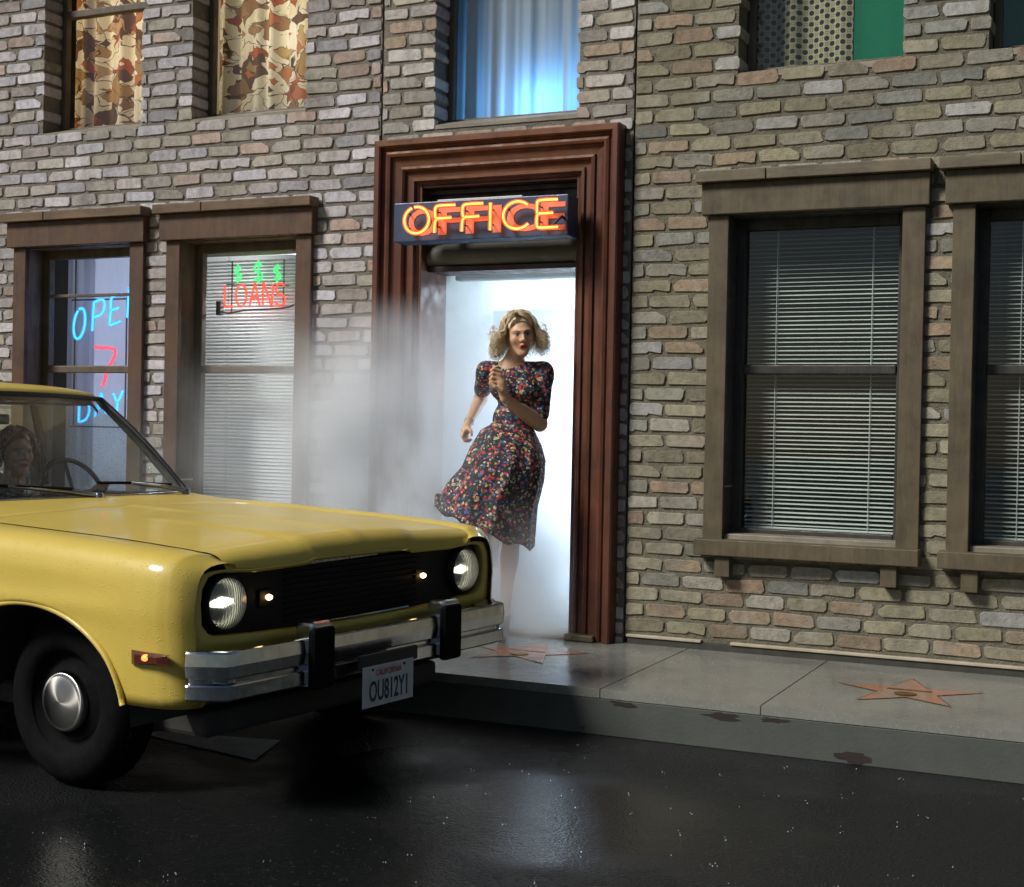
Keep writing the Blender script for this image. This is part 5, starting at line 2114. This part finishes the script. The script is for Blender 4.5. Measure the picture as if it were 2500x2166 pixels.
def hair(c, M, parent, mat, n, length, width, seed, scale=1.0, curl=.014):
    rng = np.random.RandomState(seed)
    Wd = lambda p: tuple(np.array(c) + M @ (np.array(p) * SK * scale))
    parts = []
    # scalp cap
    cap = []
    for i in range(9):
        th = R(4 + i * 12)
        row = []
        for k in range(28):
            a = 2 * math.pi * k / 28
            fr = max(0, -math.sin(a))
            t2 = th * (1 - .42 * fr ** 1.5)
            row.append(Wd((.080 * math.sin(t2) * math.cos(a), .018 + .098 * math.sin(t2) * math.sin(a), .034 + .092 * math.cos(t2))))
        cap.append(row)
    parts.append(grid(cap, cv=True))
    for i in range(n):
        a = rng.uniform(-.14 * math.pi, 1.14 * math.pi)          # 0 = one ear, pi/2 = back of the head, pi = the other ear
        ca, sa = math.cos(a), math.sin(a)
        front = sa < -.05
        lay = rng.rand()
        # root somewhere on the scalp between the parting and the ear
        el = rng.uniform(.30, 1.22) if not front else rng.uniform(.55, 1.2)
        th = el * 1.15
        root = (-.014 * (1 - el) + .072 * math.sin(1.55 - th) * ca, .016 + .086 * math.sin(1.55 - th) * sa, .036 + .088 * math.cos(1.55 - th))
        r_ = width * (.72 + .40 * lay)
        side = 1 if ca > 0 else -1
        if front:
            ca = side * max(abs(ca), .66)
        ln = length * rng.uniform(.55, 1.08) * (.80 if front else 1.0)
        turns, phs = rng.uniform(1.2, 2.6), rng.uniform(0, 6.28)
        dirn = 1 if rng.rand() < .5 else -1
        path = [root]
        z1 = .078 - .02 * rng.rand()
        path.append((root[0] * 1.16 + .006 * ca, .016 + (root[1] - .016) * 1.14, .036 + (root[2] - .036) * 1.20 + .004))
        path.append((.098 * ca, .016 + .104 * sa * (.75 if front else 1), .36 * root[2] + .64 * z1 + .006))
        m = 9
        for k in range(m + 1):
            t_ = k / m
            rr = .094 + (r_ - .080) * math.sin(min(1.75, 2.1 * t_)) ** 1.3
            am = curl * min(1, .15 + 1.2 * t_) * (.7 + .5 * lay)
            w_ = phs + dirn * turns * 6.283 * t_
            # curl winds round the hanging direction
            path.append(((rr + am * math.cos(w_)) * ca - am * math.sin(w_) * sa, .016 + (rr * .95 + am * math.cos(w_)) * sa + am * math.sin(w_) * ca - (.012 if front else 0),
                         z1 - .02 - (z1 + ln - .07) * t_ + am * .35 * math.sin(w_ * 2)))
        path = [(x if not (abs(x) < .080 and y < -.012 and z < .075) else math.copysign(.082 + .012 * rng.rand(), x if abs(x) > .02 else side), y, z) for x, y, z in path]
        parts.append(lock([Wd(p) for p in path], rng.uniform(.0011, .0023) * (2.0 if n < 300 else 1), 30, 4))
    # waves laid from the parting over the crown
    for i in range(int(n * .60)):
        a = rng.uniform(-.10 * math.pi, 1.10 * math.pi)
        ca, sa = math.cos(a), math.sin(a)
        u_ = rng.uniform(-1, 1)
        r_ = rng.uniform(1.02, 1.16)
        path = [(-.014 + .012 * rng.normal(), -.035 + .075 * rng.rand(), .124 + .004 * rng.normal())]
        ph_, wv = rng.uniform(0, 6.28), rng.uniform(.004, .013)
        end = rng.uniform(1.25, 2.5)
        for k in range(1, 9):
            th = end * k / 8
            w2 = wv * math.sin(ph_ + 9 * th)
            rad_ = r_ * (1 + .34 * max(0, th - .9))
            x_ = (.082 * math.sin(min(th, 1.57)) * rad_ + w2) * ca
            y_ = .016 + (.100 * math.sin(min(th, 1.57)) * rad_ + w2) * sa
            z_ = .034 + .094 * r_ * math.cos(min(th, 1.57)) - max(0, th - 1.57) * .14 + w2
            if abs(x_) < .078 and y_ < -.02 and z_ < .08:
                x_ = math.copysign(.080, x_ if abs(x_) > .01 else ca)
            path.append((x_, y_, z_))
        parts.append(lock([Wd(p) for p in path], rng.uniform(.0010, .0022) * (1.6 if n < 300 else 1), 30, 4))
    # a few strands swept off the forehead to each side
    for i in range(int(n * .13)):
        s = 1 if rng.rand() < .5 else -1
        u_ = rng.rand()
        path = [(-.016 + .014 * rng.normal(), -.020 - .03 * u_, .122 + .006 * rng.rand()), (-.016 + s * (.022 + .014 * rng.rand()), -.058 - .016 * u_, .120 + .006 * rng.normal()), (-.008 + s * (.050 + .012 * rng.rand()), -.066 + .02 * rng.rand(), .104 + .008 * rng.normal()), (s * (.080 + .010 * u_), -.046, .058), (s * (.090 + .010 * u_), -.036, .018), (s * (.100 + .016 * rng.rand()), -.030, -.03)]
        parts.append(lock([Wd(p) for p in path], rng.uniform(.0013, .0026), 16, 4))
    # loose flyaway curls
    for i in range(int(n * .09)):
        a = rng.uniform(-.1 * math.pi, 1.1 * math.pi)
        ca, sa = math.cos(a), math.sin(a)
        z0 = rng.uniform(-.11, .07)
        r0 = width * rng.uniform(.95, 1.12)
        path = []
        for k in range(9):
            t_ = k / 8
            w_ = 7.5 * t_ + i
            path.append(((r0 + .05 * t_ * rng.uniform(.6, 1)) * ca + .013 * math.cos(w_), .016 + (r0 + .03 * t_) * sa + .013 * math.sin(w_), z0 - .05 * t_ + .014 * math.sin(w_ * 1.1)))
        parts.append(lock([Wd(p) for p in path], rng.uniform(.0010, .0018), 24, 4))
    V, F = join(*parts)
    return mk('hair', V, F, mat, parent, True)


hair(HC, HM, woman, MAT['blonde'], 900, .190, .136, 21, 1.0, .023)

# ---- the driver, seen through the windshield
driver = thing('person', 'red-haired driver behind the wheel of the yellow car', 'person', (-3.649, -2.3085, 0), None, True)
driver.rotation_euler = (R(CROLL), 0, R(CYAW))
DC = np.array((-1.91, .42, 1.20))
DM = head_frame(DC, R(78), R(4), 0)
f = Field((-2.65, .04, .55), (-1.30, .80, 1.40), .0065)
add_head(f, DC, DM)
f.cone(DC + DM @ np.array((0, .022, -.07)), DC + np.array((-.03, 0, -.22)), .052, .060, .03)
f.ell((-2.00, .42, .80), (.12, .19, .24), .04)
f.cone((-1.97, .25, .95), (-1.97, .59, .95), .065, .065, .05)
for sg in (-1, 1):
    sh, el, wr = np.array((-1.95, .42 + sg * .20, .93)), np.array((-1.80, .42 + sg * .25, .74)), np.array((-1.55, .44 + sg * .165, .99))
    f.cone(sh, el, .052, .042, .03)
    f.cone(el, wr, .042, .026, .02)
    f.cone(wr, wr + np.array((.055, -sg * .006, .03)), .026, .024, .012)
    for i in range(4):
        b0 = wr + np.array((.060 - .014 * i, sg * .004, .040 - .020 * i + .01))
        b1 = b0 + np.array((.030, sg * .012, .012))
        b2 = b1 + np.array((-.008, sg * .022, -.018))
        f.cone(b0, b1, .009, .0085, .006)
        f.cone(b1, b2, .0085, .0075, .005)
    f.cone(wr + np.array((.03, -sg * .02, .015)), wr + np.array((.07, -sg * .022, .035)), .011, .009, .008)
V, Q = f.surface()
col = np.tile(np.array((.55, .31, .19)), (len(V), 1))
cl_ = (V[:, 2] < 1.03) & (V[:, 0] < -1.64)
col[cl_] = (.05, .035, .05)
head_tint(V, col, DC, DM, True, (.42, .05, .05))
np_mesh('body', V, Q, MAT['skin'], driver, col, 1)
MAT['redhair'] = hair_mat('redhair', (.20, .055, .022), (.10, .025, .012))
hair(DC, DM, driver, MAT['redhair'], 170, .16, .118, 33)

# ------------------------------------------------------------------ smoke drifting out of the doorway
def smoke():
    t = NT('smoke')
    t.n.remove(t.b)
    tc = t.new('TexCoord')
    sp = t.new('SeparateXYZ')
    t.L(tc.outputs['Object'], sp.inputs[0])
    x, y, z = sp.outputs

    def gauss(v, c, s):
        q = t.math('DIVIDE', t.math('SUBTRACT', v, c), s)
        return t.math('EXPONENT', t.math('MULTIPLY', t.math('MULTIPLY', q, q), -1.0))
    mul = lambda *a: a[0] if len(a) == 1 else t.math('MULTIPLY', a[0], mul(*a[1:]))
    gy = mul(t.mr(y, -.80, -.30, 0, 1), t.mr(y, .05, .25, 1, 0))
    A = mul(t.mr(y, -.02, .45, 0, 1), t.mr(z, 1.35, 2.45, 1.0, .14), t.mr(x, -4.28, -4.1, 0, 1), 3.2)
    B = mul(gauss(x, -4.22, .46), t.mr(z, 1.25, 2.15, 1, 0), t.mr(z, .2, .6, .6, 1), gy, 6.0)
    Cc = mul(gauss(x, -3.58, .38), t.mr(z, .30, 1.10, 1, 0), gy, 11.0)
    D = mul(gauss(x, -5.2, .75), t.mr(z, .9, 1.9, 1, 0), gy, .6)
    s_ = t.math('ADD', t.math('ADD', A, B), t.math('ADD', Cc, D))
    mp = t.new('Mapping')
    t.L(tc.outputs['Object'], mp.inputs[0])
    mp.inputs['Scale'].default_value = (1.0, 1.0, .75)
    nz = t.mr(t.noise(mp.outputs[0], 2.3, 3, .5, .5), .36, .66, .22, 1.35)
    pv = t.new('VolumePrincipled')
    t.set(pv, Color=(.95, .97, .985, 1), Anisotropy=.0)
    t.L(mul(s_, nz), pv.inputs['Density'])
    t.L(pv.outputs[0], t.out.inputs['Volume'])
    t.m.cycles.volume_step_rate = .35 if hasattr(t.m.cycles, 'volume_step_rate') else 1
    return t.m


poly = [(-6.0, -.82), (-2.98, -.82), (-2.98, .12), (-2.79, .28), (-2.79, 2.55), (-4.25, 2.55), (-4.25, .28), (-4.1, .12), (-6.0, .12)]
n = len(poly)
V = [(x, y, .246) for x, y in poly] + [(x, y, 2.5) for x, y in poly]
F = [tuple(range(n))[::-1], tuple(range(n, 2 * n))] + [(k, (k + 1) % n, n + (k + 1) % n, n + k) for k in range(n)]
sm = mk('smoke', V, F, None, None)
sm.data.materials.append(smoke())
kind(sm, 'stuff')
sm['label'] = 'white smoke pouring out of the office doorway over the wall'


# ------------------------------------------------------------------ rain water thrown up from the ground
def splashes():
    rng = np.random.RandomState(5)
    V, F = [], []

    def drop(x, y, z, r, st):
        k = len(V)
        for (a, b, c) in ((1, 0, 0), (0, 1, 0), (-1, 0, 0), (0, -1, 0), (0, 0, 1), (0, 0, -1)):
            V.append((x + a * r, y + b * r, z + c * r * st))
        for a in range(4):
            F.append((k + a, k + (a + 1) % 4, k + 4))
            F.append((k + (a + 1) % 4, k + a, k + 5))
    for i in range(300):
        y = rng.uniform(-5.4, -1.35)
        x = rng.uniform(-4.6, .6)
        lx_, ly_ = x + 3.65, y + 2.31
        if -2.5 < lx_ < 1.1 and abs(ly_) < 1.15:
            continue
        n_ = rng.randint(1, 4)
        for k in range(n_):
            drop(x + rng.normal(0, .012), y + rng.normal(0, .012), .004 + abs(rng.normal(0, .008)), rng.uniform(.0012, .0032), rng.uniform(.8, 1.6))
    for i in range(160):
        y = rng.uniform(-1.27, -.1)
        x = rng.uniform(-3.0, .3)
        drop(x, y, swz(y) + .003 + abs(rng.normal(0, .006)), rng.uniform(.001, .0024), 1.2)
    t = NT('water_drop')
    t.set(t.b, Base_Color=(.75, .80, .82, 1), Roughness=.05, Transmission_Weight=.35, IOR=1.33)
    t.L(t.mix(t.noise(t.pos(), 20, 2), (.8, .84, .86), (.6, .64, .66)), t.b.inputs['Base Color'])
    o = mk('water_splash', V, F, t.m, None, True)
    kind(o, 'stuff')
    o['label'] = 'small splashes of rain water on the wet road'


splashes()
